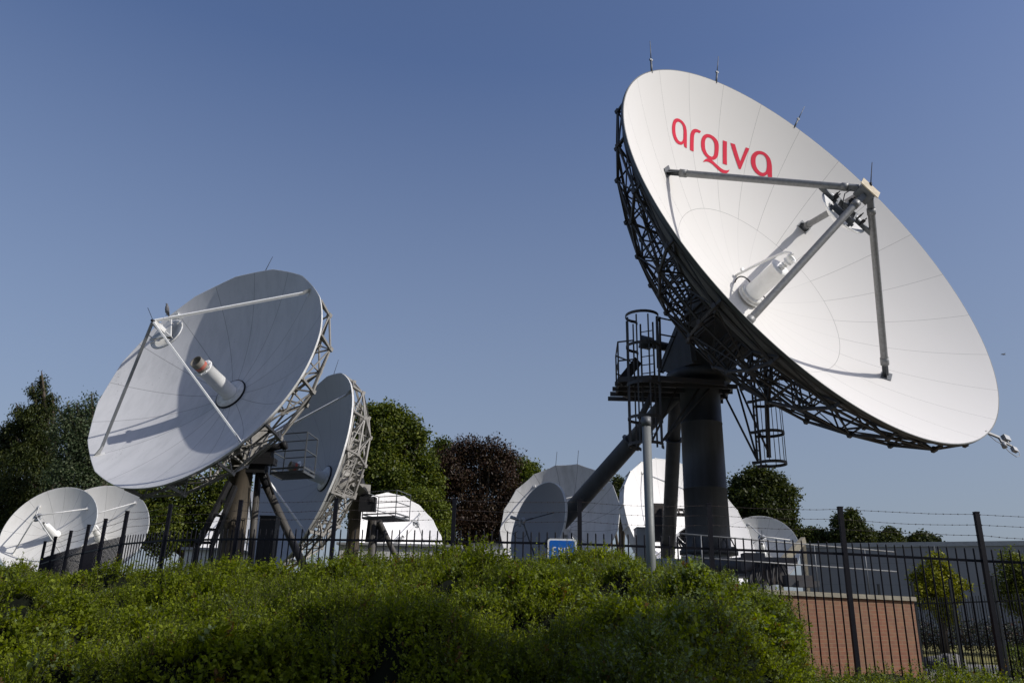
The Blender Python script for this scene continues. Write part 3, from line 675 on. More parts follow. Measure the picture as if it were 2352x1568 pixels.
a3, D3 = big_dish('satellite_antenna', V3, -125.8, 12.6, 5.0, 1.5, 'dark faced dish seen edge on behind the brown stained pillar, its pale back trusses sunlit', 'white_three', 'truss_light', 16, 3, (1.5, 1.93), 4.736, 4.13, .045, (-7.9, 41.0), GZ, seed=2, wb=.085)

def mount2(a, px, py_top, Y, off, plat, text=None):
    """pillar, two raking legs, yoke, platform with railing and drive motor for a ten metre dish"""
    top = at(px, py_top, Y); X, Yv = top.x, top.y
    mb = MB(); mb.lathe([(.52, GZ), (.50, 0), (.47, 2.2), (.45, 3.4), (.44, top.z), (.52, top.z + .02), (.52, top.z + .2), (0, top.z + .2)], 40, c=(X, Yv, 0))
    pil = mb.build('pillar', 'pillar', a)
    mb = MB(); V = W[a]; 
    return top, pil
top2, pil2 = mount2(a2, 557, 1062, 30.6, 0, None)
# stencilled letters on the pillar
def stencil():
    mb = MB(); c = Vector((top2.x, top2.y, 0)); strokes = {
        'C': [[(.9, .85), (.6, 1.0), (.25, .85), (.08, .5), (.25, .15), (.6, 0), (.9, .15)]],
        'R': [[(.1, 0), (.1, 1)], [(.1, 1), (.6, 1), (.85, .77), (.6, .52), (.1, .52)], [(.45, .52), (.9, 0)]],
        'T': [[(.5, 0), (.5, 1)], [(.05, 1), (.95, 1)]]}
    pz = at(568, 1190, 30.1); zt = pz.z + .02; hgt = .42; wid = .23
    for i, ch in enumerate('CRT'):
        a0 = R_(-112) + i * .60
        for st in strokes[ch]:
            for j in range(len(st) - 1):
                m_ = 4
                for q in range(m_):
                    p0 = [st[j][k] + (st[j + 1][k] - st[j][k]) * q / m_ for k in (0, 1)]; p1 = [st[j][k] + (st[j + 1][k] - st[j][k]) * (q + 1) / m_ for k in (0, 1)]
                    g = lambda p: c + Vector((math.cos(a0 + p[0] * .45), math.sin(a0 + p[0] * .45), 0)) * .532 + Vector((0, 0, zt - hgt + p[1] * hgt))
                    mb.beam(g(p0), g(p1), .05, .012, (0, 0, 1) if abs(p0[0] - p1[0]) > abs(p0[1] - p1[1]) else (1, 0, 0))
    return mb
stencil().build('stencilled_letters', 'lettering', pil2)
def yoke(a, V, D, top, m_='truss_light'):
    n = Vector((D[0][2], D[1][2], D[2][2])); h = Vector((D[0][0], D[1][0], D[2][0])); b_ = V - n * 1.15; mb = MB()
    for s_ in (-1, 1):
        p = b_ + h * .62 * s_; q_ = top + h * .5 * s_
        hn = Vector((n.x, n.y, 0)).normalized()
        mb.add([q_ - hn * .55, q_ + hn * .55, p + n * .5, p - n * .05 + Vector((0, 0, .45)), p - hn * .5], [(0, 1, 2, 3, 4)])
        q2 = q_ + h * .06 * s_; p2 = p + h * .06 * s_
        mb.add([q2 - hn * .55, q2 + hn * .55, p2 + n * .5, p2 - n * .05 + Vector((0, 0, .45)), p2 - hn * .5], [(0, 1, 2, 3, 4)])
    mb.box(top + Vector((0, 0, .35)), (1.2, .9, .45), h, Vector((n.x, n.y, 0)).normalized())
    mb.tube([b_ - h * .9, b_ + h * .9], .1, 14)
    mb.tube([top + Vector((0, 0, .3)) - Vector((n.x, n.y, 0)) * .5, b_ - n * .1 + Vector((0, 0, .9))], .07, 10)
    mb.build('yoke', m_, a)
yoke(a2, V2, D2, top2)
def basket(a, corners, zf, zt, mtl='galv_dark', motor=None):
    """rail-sided work platform: corners are ground-plan points"""
    mb = MB(); n = len(corners)
    for i in range(n):
        p = Vector((*corners[i], 0)); q_ = Vector((*corners[(i + 1) % n], 0)); up = Vector((0, 0, 1))
        mb.beam(p + up * zf, q_ + up * zf, .04, .09, (0, 0, 1)); mb.beam(p + up * (zf + .16), q_ + up * (zf + .16), .02, .07, (0, 0, 1))
        for f_ in (.55, 1.0): mb.beam(p + up * (zf + (zt - zf) * f_), q_ + up * (zf + (zt - zf) * f_), .035)
        mb.beam(p + up * (zf - .05), p + up * zt, .04)
    c0, c1, c2, c3 = [Vector((*c, zf - .02)) for c in corners[:4]]
    for i in range(13):
        t = i / 12; mb.beam(c0 + (c3 - c0) * t, c1 + (c2 - c1) * t, .018, .02)
    mb.build('platform', mtl, a)
p0 = at(622, 1078, 30.4); p1 = at(697, 1082, 29.8); zt2 = at(697, 992, 29.8).z
basket(a2, [(p0.x, p0.y), (p1.x, p1.y), (p1.x + .1, p1.y + 1.3), (p0.x + .1, p0.y + 1.3)], p1.z, zt2)
mb = MB(); mb.tube([at(605, 1033, 30.3), at(652, 1022, 30.2)], .13, 16); mb.tube([at(648, 1024, 30.2), at(659, 1021, 30.2)], .17, 16); mb.box(at(612, 1040, 30.4), (.5, .4, .4))
mb.box(at(600, 1060, 30.4), (1.1, .5, .25)); mb.build('drive_motor', 'black', a2)
l2 = ((at(595, 1075, 30.9), Vector((at(589, 1240, 30.9).x, 30.9, GZ)), .125), (at(610, 1112, 30.8), at(668, 1236, 31.4), .15))
for p, q_, r in l2:
    d = (q_ - p); q_ = p + d * ((GZ - p.z) / d.z) if d.z < -.1 else q_
    mb = MB(); mb.tube([p, q_], r, 20); mb.tube([p + (q_ - p) * .0, p + (q_ - p) * .01], r * 1.3, 20); mb.build('leg', 'leg', a2)
mb = MB(); mb.tube([at(592, 1066, 30.6), at(612, 1118, 30.7)], .13, 14); mb.tube([at(612, 1085, 30.2), at(628, 1135, 30.2)], .05, 10); mb.box(at(585, 1078, 30.5), (.9, .5, .3)); mb.build('leg_joint', 'black', a2)
# raking ladder left of the pillar
mb = MB(); A = [(at(527, 1108, 30.0), at(454, 1250, 28.8)), (at(541, 1118, 30.0), at(487, 1250, 28.8))]
for p, q_ in A: mb.beam(p, q_, .13, .2)
for t in (.30, .53, .76, .97): mb.beam(A[0][0].lerp(A[0][1], t), A[1][0].lerp(A[1][1], t), .16, .09)
mb.beam(A[0][1], A[0][1] + Vector((-.1, .3, -3.2)), .14); mb.beam(A[1][1], A[1][1] + Vector((.1, .3, -3.2)), .14)
mb.build('raking_ladder', 'black', a2)
mb = MB(); mb.box(at(1000 / 1.7415, 1130, 30.2), (.2, .12, .5)); mb.build('junction_box', 'rim_white', a2) if False else None

top3 = at(819, 1140, 41.0)
mb = MB(); mb.lathe([(.36, GZ), (.34, 2), (.30, top3.z), (.42, top3.z + .02), (.42, top3.z + .25), (0, top3.z + .25)], 40, c=(top3.x, top3.y, 0)); mb.build('pillar', 'pillar', a3)
yoke(a3, V3, D3, top3)
q0 = at(832, 1186, 40.5); q1 = at(908, 1184, 39.6); zt3 = at(908, 1125, 39.6).z
basket(a3, [(q0.x, q0.y), (q1.x, q1.y), (q1.x + .5, q1.y + 1.6), (q0.x + .5, q0.y + 1.6)], q1.z - .03, zt3)
for p, q_, r in ((at(858, 1195, 41.0), Vector((at(862, 1240, 41.2).x, 41.4, GZ)), .2), (at(870, 1195, 40.6), at(908, 1275, 41.8), .14)):
    d = q_ - p; q_ = p + d * ((GZ - p.z) / d.z); mb = MB(); mb.tube([p, q_], r, 18); mb.build('leg', 'leg', a3)
mb = MB(); mb.tube([at(820, 1085, 41), at(838, 1140, 40.6)], .22, 14); mb.tube([at(838, 1150, 40.4), at(860, 1147, 40.2)], .17, 14); mb.box(at(845, 1158, 40.4), (.8, .5, .7))
mb.add([at(845, 1192, 40.9), at(868, 1192, 40.9), at(885, 1245, 40.9), at(838, 1245, 40.9)], [(0, 1, 2, 3)]); mb.build('drive_motor', 'black', a3)

# ================================================================== smaller dishes
def small_dish(label, c, az, el, R, depf, front='white_small', N=16, off=0, feet=45, foot_r=.9, apexf=.82, fl=.42, shroud=0.0, sub=True, hub=None, thick=.06, backm='back_light', mountm='rim_white', nstrut=4, rods=()):
    dep = R * depf
    n = Vector((math.sin(R_(az)) * math.cos(R_(el)), math.cos(R_(az)) * math.cos(R_(el)), math.sin(R_(el))))
    V = Vector(c) - n * dep; D = frame(V, az, el)
    hn = Vector((n.x, n.y, 0)).normalized(); bx = V - hn * (.55 * R * .5 + .35)
    gz = GZ
    a = root('satellite_dish', (bx.x, bx.y, gz), label, 'satellite dish')
    mb = MB(); reflector(mb, R, dep, N, R_(off), nr=14, ns=N * 8 if N else 96, thick=thick, lip=.02)
    r_ = mb.build('reflector', [front, backm, 'rim_white'], a, D)
    if shroud:
        mb = MB(); ns = N * 8; vs = []
        for dr, dz in ((.0, .012), (.03, .012), (-.10 * R * 0 - .02, -shroud), (-.05, -shroud)):
            for k in range(ns):
                ph = 2 * math.pi * k / ns; rr = R * edge(ph, N, R_(off)); vs.append((*(pc(rr + dr + .012, ph, 0).xy), dep * (rr / R) ** 2 + dz))
        mb.add(vs, [(i * ns + k, (i + 1) * ns + k, (i + 1) * ns + (k + 1) % ns, i * ns + (k + 1) % ns) for i in range(3) for k in range(ns)])
        for k in range(N):
            ph = R_(off) + 2 * math.pi * k / N; mb.beam(pc(R + .05, ph, dep), pc(R + .02, ph, dep - shroud), .05, .03)
        mb.build('shroud', 'rim_white', a, D)
    apex = R * apexf; fr_ = R * foot_r
    for k in range(nstrut):
        ph = R_(feet + 360 / nstrut * k); f = pc(fr_, ph, sag(fr_, R, dep)); top = pc(.12, ph, apex)
        mb = MB(); mb.tube([f, top], .032, 8); mb.box(f, (.12, .12, .1)); mb.build('strut', 'rim_white', a, D)
    ft = R * fl
    mb = MB(); mb.lathe([(.28, .03), (.28, .08), (.19, .1), (.19, ft), (.10, ft + .06), (.06, ft + .2), (.10, ft + .3), (.08, ft + .3)], 24)
    mb.build('feed_horn', 'paint_white', a, D)
    if sub:
        zs = apex - .12
        mb = MB(); mb.lathe([(0, zs - .1), (.12, zs - .08), (.22, zs), (.24, zs + .03), (.1, zs + .04)], 24); mb.beam((0, 0, zs), (0, 0, apex + .1), .08); s_ = mb.build('subreflector', 'cabinet', a, D)
        mb = MB(); mb.tube([(0, 0, apex + .1), (0, .35, apex + .2)], .012, 6); mb.build('lightning_rod', 'black', a, D)
    for ph in rods:
        p = pc(R, R_(ph), dep); mb = MB(); mb.tube([p, p + Vector((0, .75, .1))], .012, 6); mb.build('lightning_rod', 'black', a, D)
    # back frame and mount
    mb = MB(); nb = 8
    for k in range(nb):
        ph = 2 * math.pi * k / nb + .2
        mb.beam(pc(.25, ph, -.45), pc(R * .9, ph, sag(R * .9, R, dep) - thick * 1.6 - .05), .06); mb.beam(pc(R * .45, ph, -.2), pc(R * .5, ph, sag(R * .5, R, dep) - thick - .02), .05)
        mb.beam(pc(R * .6, ph, sag(R * .6, R, dep) - .15), pc(R * .6, ph + 2 * math.pi / nb, sag(R * .6, R, dep) - .15), .05)
    mb.lathe([(.05, -.06), (.3, -.08), (.3, -.5), (0, -.5)], 20); mb.build('back_frame', mountm, a, D)
    mb = MB(); p = V - n * .55; q_ = Vector((bx.x, bx.y, gz)); h = Vector((D[0][0], D[1][0], D[2][0]))
    mb.tube([Vector((bx.x, bx.y, gz)), Vector((bx.x, bx.y, p.z - .15))], .22, 20)
    mb.box(Vector((bx.x, bx.y, p.z)), (.6, .5, .5), h, hn); mb.beam(p, Vector((bx.x, bx.y, p.z)), .3)
    for s_ in (-1, 1): mb.beam(q_ + h * 1.3 * s_ - hn * .8, Vector((bx.x, bx.y, p.z - .4)), .13)
    mb.beam(q_ + hn * 1.1, V - n * .2 - Vector((0, 0, R * .35)), .12)
    mb.build('mount', mountm, a)
    return a, D
def sc(c, k): return Vector(c) * k
small_dish('white dish at the far left edge, its right half in shadow', sc((-23.374, 41.579, 3.876), 1.0), -174.6, 23.2, 2.4, .32, N=0, feet=43, foot_r=.80, apexf=.80, fl=.40, rods=(88,))
small_dish('pale dish partly hidden behind the white dish at the far left edge', sc((-19.845, 39.346, 3.647), 2.75 / 2.4), 174.2, 21.8, 2.75, .32, front='white_small', N=0, off=5, feet=50, foot_r=.88, apexf=.85)
small_dish('white faceted dish seen left of the brown pillar behind the raking ladder', (-15.9, 50.3, 4.2), -158, 25, 4.0, .33, front='white_bright', N=16, off=5, feet=55, foot_r=.9, apexf=.8, fl=.35)
small_dish('bright white faceted dish in full sun right of the dark faced dish', (-6.151, 47.612, 4.391), 138.6, 25.6, 3.0, .36, front='white_bright', N=16, off=7, feet=45, apexf=.9, fl=.3)
small_dish('stained white faceted dish with two thin rods on top, behind the smooth grey dish', sc((2.555, 40.812, 4.86), .95), -155.1, 21.1, 3.04, .33, front='white_moss', N=16, off=11.25, feet=40, foot_r=.86, apexf=.8, fl=.3, rods=(101, 79))
small_dish('deep rimmed bright white dish crossed by the thick dark pedestal', sc((8.229, 36.324, 4.078), .94), 149.7, 23.8, 3.38, .34, front='white_bright', N=22, off=3, feet=30, foot_r=.9, apexf=.9, fl=.3, shroud=.42)
small_dish('small shaded grey dish to the right of the thick dark pedestal', sc((17.0, 54.6, 4.93), .9), -165.9, 23.9, 2.16, .33, front='white_small', N=0, feet=20, foot_r=.85, apexf=.9)
# small offset dish
k9 = 1.5 / 1.8; c9 = sc((1.168, 32.025, 3.495), k9); az9, el9 = -121.6, 12.5
n9 = Vector((math.sin(R_(az9)) * math.cos(R_(el9)), math.cos(R_(az9)) * math.cos(R_(el9)), math.sin(R_(el9)))); V9 = c9 - n9 * .42; D9 = frame(V9, az9, el9)
a9 = root('offset_dish', (V9.x + .7, V9.y + .45, PZ), 'smooth grey dish with a side feed on thin arms, in front of the stained dish', 'satellite dish')
mb = MB(); reflector(mb, 1.5, .42, 0, 0, nr=14, ns=96, thick=.05, lip=.03); r9 = mb.build('reflector', ['grey_small', 'back_light', 'rim_white'], a9, D9)
mb = MB(); mb.lathe([(0, .03), (.17, .035), (.17, .02)], 24, c=(.25, -.45, .05)); mb.build('hatch', 'galv_dark', r9, D9)
F9 = at(1272 / 1 - 87, 1247 - 168, 25.4)
F9 = at(1182 + 24, 1080 + 4, 25.6)
fp = at((1950 + 490 / 3.485) / 1.7415, (1800 + 985 / 3.485) / 1.7415, 25.6)
tipa = at((1950 + 1020 / 3.485) / 1.7415, (1800 + 842 / 3.485) / 1.7415, 26.9); low = at((1950 + 650 / 3.485) / 1.7415, (1800 + 1450 / 3.485) / 1.7415, 26.2)
low2 = fp + (low - fp) * 1.05
mb = MB(); mb.tube([fp, tipa], .018, 8); mb.tube([fp, fp.lerp(tipa, .25)], .028, 8); mb.build('feed_arm', 'galv_dark', a9)
mb = MB(); mb.tube([fp, low2], .022, 8); mb.build('feed_arm', 'galv_dark', a9)
mb = MB(); ax = (at((1950 + 370 / 3.485) / 1.7415, (1800 + 945 / 3.485) / 1.7415, 25.5) - fp); ax = ax.normalized()
mb.tube([fp - ax * .06, fp + ax * .03], .11, 20); mb.tube([fp + ax * .03, fp + ax * .2], .045, 14); mb.tube([fp + ax * .18, fp + ax * .42], .055, 14); mb.tube([fp + ax * .1, fp + ax * .1 + Vector((0, 0, -.2))], .04, 10)
f9 = mb.build('feed_horn', 'cabinet', a9)
mb = MB(); X9 = Vector((1, 0, 0)); Z9 = Vector((0, 0, 1))
mb.tube(arc(fp + Vector((-.33, 0, -.16)), X9, Z9, .24, R_(75), R_(320), 16), .008, 6); mb.tube(arc(fp + Vector((-.08, 0, -.32)), X9, Z9, .22, R_(100), R_(365), 16), .008, 6); mb.build('feed_cable', 'black', f9)
mb = MB(); b9 = Vector((V9.x + .7, V9.y + .45, 0)); mb.tube([b9 + Vector((0, 0, PZ)), b9 + Vector((0, 0, V9.z))], .12, 16); mb.beam(b9 + Vector((0, 0, V9.z)), V9 - n9 * .06, .2)
for s_ in (-1, 1): mb.beam(b9 + Vector((s_ * .7, .3, PZ)), b9 + Vector((0, 0, V9.z - .6)), .07)
mb.build('mount', 'rim_white', a9)

# ================================================================== setting: ground
def sheet(name, poly, z, mtl, thick=None, kind='structure'):
    mb = MB(); mb.add([(x, y, z) for x, y in poly], [tuple(range(len(poly)))])
    o = mb.build(name, mtl); tag(o, kind=kind); return o
sheet('ground', [(-900, -60), (900, -60), (900, 1500), (-900, 1500)], GZ, 'ground')
sheet('gravel_bed', [(8.3, 14), (30, 14), (40, 30), (14.5, 30), (12.9, 26)], GZ + .004, 'gravel')
sheet('road', [(14, 30.2), (60, 29), (60, 36), (14, 38)], GZ + .006, 'asphalt')
sheet('front_road', [(-60, -12), (60, -12), (60, 2.2), (-60, 2.2)], GZ + .005, 'asphalt')
mb = MB(); mb.box((37, 29.9, GZ + .06), (46, .14, .14)); mb.box((37, 37.3, GZ + .06), (46, .14, .13)); o = mb.build('kerb', 'kerb'); tag(o, kind='structure')
mb = MB(); nx, ny = 30, 8; vs = []
for j in range(ny + 1):
    for i in range(nx + 1):
        x = 14 + 50 * i / nx; y = 37.5 + 14 * j / ny; vs.append((x, y, GZ + .01 + .66 * min(1, j / 4) + .03 * math.sin(x * 2 + j)))
mb.add(vs, [(j * (nx + 1) + i, j * (nx + 1) + i + 1, (j + 1) * (nx + 1) + i + 1, (j + 1) * (nx + 1) + i) for j in range(ny) for i in range(nx)], 0, True)
tag(mb.build('grass_verge', 'verge'), kind='structure')

# grey warehouse at the right
mb = MB(); b0 = at(1835, 1252, 62); b1 = at(2420, 1244, 55.6); d = (b1 - b0); d.z = 0; d.normalize(); nrm = Vector((d.y, -d.x, 0)); b1 = b1 + d * 25; zt = 5.86
bk = -nrm * 24
P = [b0, b1, b1 + bk, b0 + bk]
wl = root('warehouse', (b0.x, b0.y, GZ), 'long low grey clad warehouse with horizontal panel joints, behind the far fence', 'building')
me_v = []; 
for i in range(4):
    p, q_ = P[i], P[(i + 1) % 4]; mb.add([(p.x, p.y, GZ), (q_.x, q_.y, GZ), (q_.x, q_.y, zt), (p.x, p.y, zt)], [(0, 1, 2, 3)])
ow = mb.build('wall', 'clad', wl)
def wall_uv(o):
    me = o.data; uv = me.uv_layers.new(name='UVMap')
    for pl in me.polygons:
        v0 = me.vertices[me.loops[pl.loop_start].vertex_index].co
        e = me.vertices[me.loops[pl.loop_start + 1].vertex_index].co - v0; e.z = 0
        e.normalize() if e.length > 1e-6 else None
        for li in pl.loop_indices:
            c = me.vertices[me.loops[li].vertex_index].co; uv.data[li].uv = ((c - v0).dot(e), c.z)
wall_uv(ow)
mb = MB()
for i in range(4):
    p, q_ = P[i].copy(), P[(i + 1) % 4].copy(); p.z = q_.z = zt - .05; dd = (q_ - p).normalized(); mb.beam(p - dd * .08, q_ - dd * .09, .16, .32, (0, 0, 1))
mb.build('roof_trim', 'cabinet', wl)
for t in (.22, .47, .73):
    p = b0.lerp(b1, t); mb = MB(); mb.beam(Vector((p.x, p.y, GZ)) + nrm * .08, Vector((p.x, p.y, zt - .2)) + nrm * .08, .11); mb.build('downpipe', 'galv_dark', wl)
mb = MB(); mb.add([(p.x, p.y, zt - .1) for p in P], [(0, 1, 2, 3)]); mb.build('roof', 'roof', wl)
# plinth of red brick
plx = [(-2.5, 17.5), (3.3, 15.65), (9.1, 18.62), (12.6, 27.5), (9.0, 33.5), (-2.5, 34)]
pr = root('brick_plinth', (6, 24, GZ), 'low red brick plinth building with a stone coping, under the thick dark pedestal', 'building')
mb = MB(); n = len(plx)
for i in range(n):
    p, q_ = plx[i], plx[(i + 1) % n]; mb.add([(p[0], p[1], GZ), (q_[0], q_[1], GZ), (q_[0], q_[1], PZ - .09), (p[0], p[1], PZ - .09)], [(0, 1, 2, 3)])
wall_uv(mb.build('wall', 'brick', pr))
mb = MB(); cx = sum(p[0] for p in plx) / n; cy = sum(p[1] for p in plx) / n
def grow(p, d_): v = Vector((p[0] - cx, p[1] - cy)); v = v * (1 + d_ / v.length); return (cx + v.x, cy + v.y)
out = [grow(p, .07) for p in plx]; inn = [grow(p, -.3) for p in plx]
for i in range(n):
    j = (i + 1) % n; a_, b_, c_, d_ = out[i], out[j], inn[j], inn[i]; g = .0
    vs = [(*a_, PZ - .09), (*b_, PZ - .09), (*c_, PZ - .09), (*d_, PZ - .09), (*a_, PZ), (*b_, PZ), (*c_, PZ), (*d_, PZ)]
    mb.add(vs, [(0, 1, 5, 4), (4, 5, 6, 7), (2, 3, 7, 6), (3, 2, 1, 0)])
mb.build('coping', 'coping', pr)
mb = MB(); mb.add([(*p, PZ - .05) for p in inn], [tuple(range(n))]); mb.build('roof', 'roof', pr)
# railing on the plinth
rg = root('guard_railing', (9.6, 24, PZ), 'galvanised tube guard railing along the roof edge of the brick plinth', 'railing')
LR = lambda t, z: Vector((3.3 + 5.8 * t, 16.05 + 2.97 * t, z))
hR = 1.0
for t in (.10, .34, .582, .824):
    mb = MB(); mb.tube([LR(t, PZ), LR(t, PZ + hR)], .016, 8); mb.build('post', 'galv_dark', rg)
for z in (PZ + .56, PZ + hR):
    mb = MB(); mb.tube([LR(.02, z), LR(.975, z)], .015, 8); mb.build('rail', 'galv', rg)

# ================================================================== fences
def fence(name, tops, label, mtl, picket_h, post_ext, npk, wires, wood=.05, gz=None, zrail=.21):
    r = root(name, (tops[len(tops) // 2][0], tops[len(tops) // 2][1], GZ), label, 'fence')
    T = [Vector(t) for t in tops]; up = Vector((0, 0, 1))
    for t in T:
        mb = MB(); mb.box(Vector((t.x, t.y, (t.z + t.z - picket_h - post_ext) / 2)), (.075, .075, picket_h + post_ext + .3)); mb.box(Vector((t.x, t.y, t.z + .155)), (.083, .083, .02))
        mb.build('post', mtl, r)
    for i in range(len(T) - 1):
        mb = MB(); p, q_ = T[i] - up * post_ext, T[i + 1] - up * post_ext; d = (q_ - p).normalized(); nn_ = Vector((d.y, -d.x, 0)).normalized()
        for zz in (zrail, picket_h - .2): mb.beam(p - up * zz, q_ - up * zz, .022, .042, (0, 0, 1))
        for k in range(1, npk):
            c = p.lerp(q_, k / npk); c.z += random.uniform(-.006, .006); o_ = nn_ * .002
            mb.tube([c - up * picket_h, c - up * .03, c - up * .012, c], [.0135, .0135, .011, .003], 8)
        mb.build('picket_panel', mtl, r)
    for k in range(wires):
        mb = MB(); rw = random.Random(k)
        for i in range(len(T) - 1):
            z = .02 - .175 * k + .10; p, q_ = T[i] + up * z, T[i + 1] + up * z; L = (q_ - p).length; m_ = max(6, int(L / .35)); sg = rw.uniform(.008, .05)
            pts = [p.lerp(q_, j / m_) - up * (sg * 4 * (j / m_) * (1 - j / m_) + rw.uniform(-.004, .004)) for j in range(m_ + 1)]
            mb.tube(pts, .0035, 5, cap=False)
            m2 = int(L / .11)
            for j in range(m2):
                t = (j + .5) / m2; x = t * m_; i0 = int(x); c = pts[i0].lerp(pts[i0 + 1], x - i0)
                u1 = Vector((rw.uniform(-.5, .5), rw.uniform(-1, 1), rw.uniform(-1, 1))).normalized() * .016; mb.beam(c - u1, c + u1, .004)
                d_ = (q_ - p).normalized(); mb.beam(c - d_ * .009, c + d_ * .009, .011)
        mb.build('barbed_wire', 'wire', r)
    return r
tops = [(-17.08, 30.38, 2.20), (-15.62, 28.36, 2.21), (-14.08, 26.4, 2.24), (-12.54, 24.44, 2.25), (-11.07, 22.42, 2.22), (-9.58, 20.42, 2.21), (-7.79, 18.68, 2.18), (-5.72, 17.28, 2.13), (-3.46, 16.24, 2.07), (-1.04, 15.6, 2.04), (1.34, 15.1, 2.0), (3.68, 14.75, 1.94), (5.9, 14.3, 1.87), (8.0, 13.75, 1.76), (10.0, 13.0, 1.66)]
fence('picket_fence', tops, 'black metal picket fence with three strands of barbed wire, running behind the hedge', 'fence', 2.85, .44, 16, 3)
f2 = [(15.0, 36.5), (15.3, 34.1), (15.57, 31.8), (15.75, 29.4), (15.95, 27.1), (16.2, 24.7), (16.5, 22.3), (16.8, 19.9)]
fence('inner_fence', [(x, y, 1.57) for x, y in f2], 'dark grey picket fence beyond the brick plinth, beside the gravel', 'fence_far', 2.65, .43, 16, 0)
fence('warehouse_fence', [(12.4 + 0.0, 41, 1.3), (13.9, 39.0, 1.3)] if False else [(14.9, 37.2, 1.32), (17.2, 37.4, 1.32)] if False else [(13.0, 42.0, 1.5), (15.4, 42.6, 1.5), (17.8, 43.2, 1.5)], 'short run of grey fence posts against the warehouse wall', 'fence_far', 2.4, .5, 16, 0)

# galvanised pole and sign
mb = MB(); pt = at(1484, 958, 10.9); xy = Vector((pt.x, pt.y, 0))
pl = root('pole', (pt.x, pt.y, -1.0), 'plain galvanised steel pole standing in the hedge', 'pole')
mb.tube([xy + Vector((0, 0, -1.0)), xy + Vector((0, 0, pt.z - .12))], .062, 20); mb.build('shaft', 'pole', pl)
mb = MB(); mb.tube([xy + Vector((0, 0, pt.z - .13)), xy + Vector((0, 0, pt.z))], .068, 20); mb.build('cap', 'galv_dark', pl)
es = at(1291, 1267, 14.1)
sg = root('exit_sign', (es.x, es.y, -1), 'blue sign with a white border and white letters, half hidden by hedge shoots', 'sign')
def rrect(w_, h_, r, n=6):
    pts = []
    for cx_, cy_, a0 in ((w_ / 2 - r, h_ / 2 - r, 0), (-w_ / 2 + r, h_ / 2 - r, 90), (-w_ / 2 + r, -h_ / 2 + r, 180), (w_ / 2 - r, -h_ / 2 + r, 270)):
        for i in range(n + 1): t = R_(a0 + 90 * i / n); pts.append((cx_ + r * math.cos(t), cy_ + r * math.sin(t)))
    return pts
def slab(pts, z0, z1, mb):
    n = len(pts); vs = [es + Vector((x, -z0, y)) for x, y in pts] + [es + Vector((x, -z1, y)) for x, y in pts]
    mb.add(vs, [tuple(range(n)), tuple(range(n, 2 * n))[::-1]] + [(i, (i + 1) % n, n + (i + 1) % n, n + i) for i in range(n)])
mb = MB(); slab(rrect(.50, .44, .05), 0, .015, mb); bd = mb.build('board', 'sign_white', sg)
mb = MB(); slab(rrect(.44, .38, .035), .0155, .018, mb); bl = mb.build('panel', 'sign_blue', bd)
mb = MB(); gl = {'E': [((0, 0), (0, 1)), ((0, 1), (.6, 1)), ((0, .5), (.5, .5)), ((0, 0), (.6, 0))], 'X': [((0, 0), (.75, 1)), ((.75, 0), (0, 1))], 'I': [((0, 0), (0, 1))], 'T': [((.35, 0), (.35, 1)), ((0, 1), (.7, 1))]}
x = -.155
for ch, adv in (('E', .085), ('X', .095), ('I', .035), ('T', .08)):
    for (p, q_) in gl[ch]:
        f_ = lambda t: es + Vector((x + t[0] * .08, -.021, -.06 + t[1] * .13)); mb.beam(f_(p), f_(q_), .020, .005, (0, 1, 0))
    x += adv + .008
mb.build('lettering', 'sign_white', bl)
mb = MB(); mb.tube([es + Vector((0, .03, -2.2)), es + Vector((0, .03, .15))], .03, 10); mb.build('post', 'galv', sg)

# cabinets, low white walls
def cabinet(label, px, py0, py1, pw, Y, m_='cabinet', name='equipment_cabinet'):
    a_, b_ = at(px, py0, Y), at(px, py1, Y); wd = pw / 1829 * Y; r = root(name, (a_.x, a_.y, GZ if b_.z < PZ + .2 else PZ), label, 'cabinet')
    z0 = W[r].translation.z
    mb = MB(); mb.box(Vector((a_.x, a_.y + .3, (a_.z + z0) / 2)), (wd, .6, a_.z - z0)); mb.build('housing', m_, r)
    mb = MB(); mb.box(Vector((a_.x, a_.y - .012, (a_.z + z0) / 2)), (wd * .86, .02, (a_.z - z0) * .92)); mb.box(Vector((a_.x + wd * .3, a_.y - .03, (a_.z + z0) / 2)), (.03, .03, .12)); mb.build('door', m_, r)
    mb = MB(); mb.box(Vector((a_.x, a_.y + .3, a_.z + .02)), (wd * 1.05, .7, .04)); mb.build('lid', m_, r)
cabinet('grey equipment cabinet beside the galvanised pole', 1480, 1213, 1290, 34, 26, 'cabinet')
cabinet('dark louvred cabinet between the legs of the pillar dish', 616, 1186, 1245, 36, 29.2, 'black')
# slanted concrete beam
mb = MB(); p, q_ = at(1846, 1240, 33), at(1790, 1296, 31); mb.beam(p, q_, .16, .26); r = root('ramp_beam', (p.x, p.y, GZ), 'pale slanting concrete beam below the small shaded dish', 'beam'); mb.beam(q_, Vector((q_.x, q_.y, GZ)), .14); mb.beam(p, Vector((p.x, p.y, GZ)), .1); mb.build('beam', 'coping', r)
def hut(label, px0, px1, py, Y, dpt):
    a_, b_ = at(px0, py, Y), at(px1, py, Y); r = root('equipment_hut', ((a_.x + b_.x) / 2, Y, GZ), label, 'building')
    mb = MB(); mb.box(((a_.x + b_.x) / 2, Y + dpt / 2, (a_.z + GZ) / 2), (b_.x - a_.x, dpt, a_.z - GZ)); mb.build('wall', 'rim_white', r)
    mb = MB(); mb.box(((a_.x + b_.x) / 2, Y + dpt / 2, a_.z + .06), (b_.x - a_.x + .3, dpt + .3, .12)); mb.build('roof', 'cabinet', r)
hut('low white hut wall showing over the hedge below the sunlit faceted dish', 780, 1055, 1250, 44, 2.5)
hut('low cream hut wall showing over the hedge left of the stained dish', 1085, 1200, 1247, 45, 3)
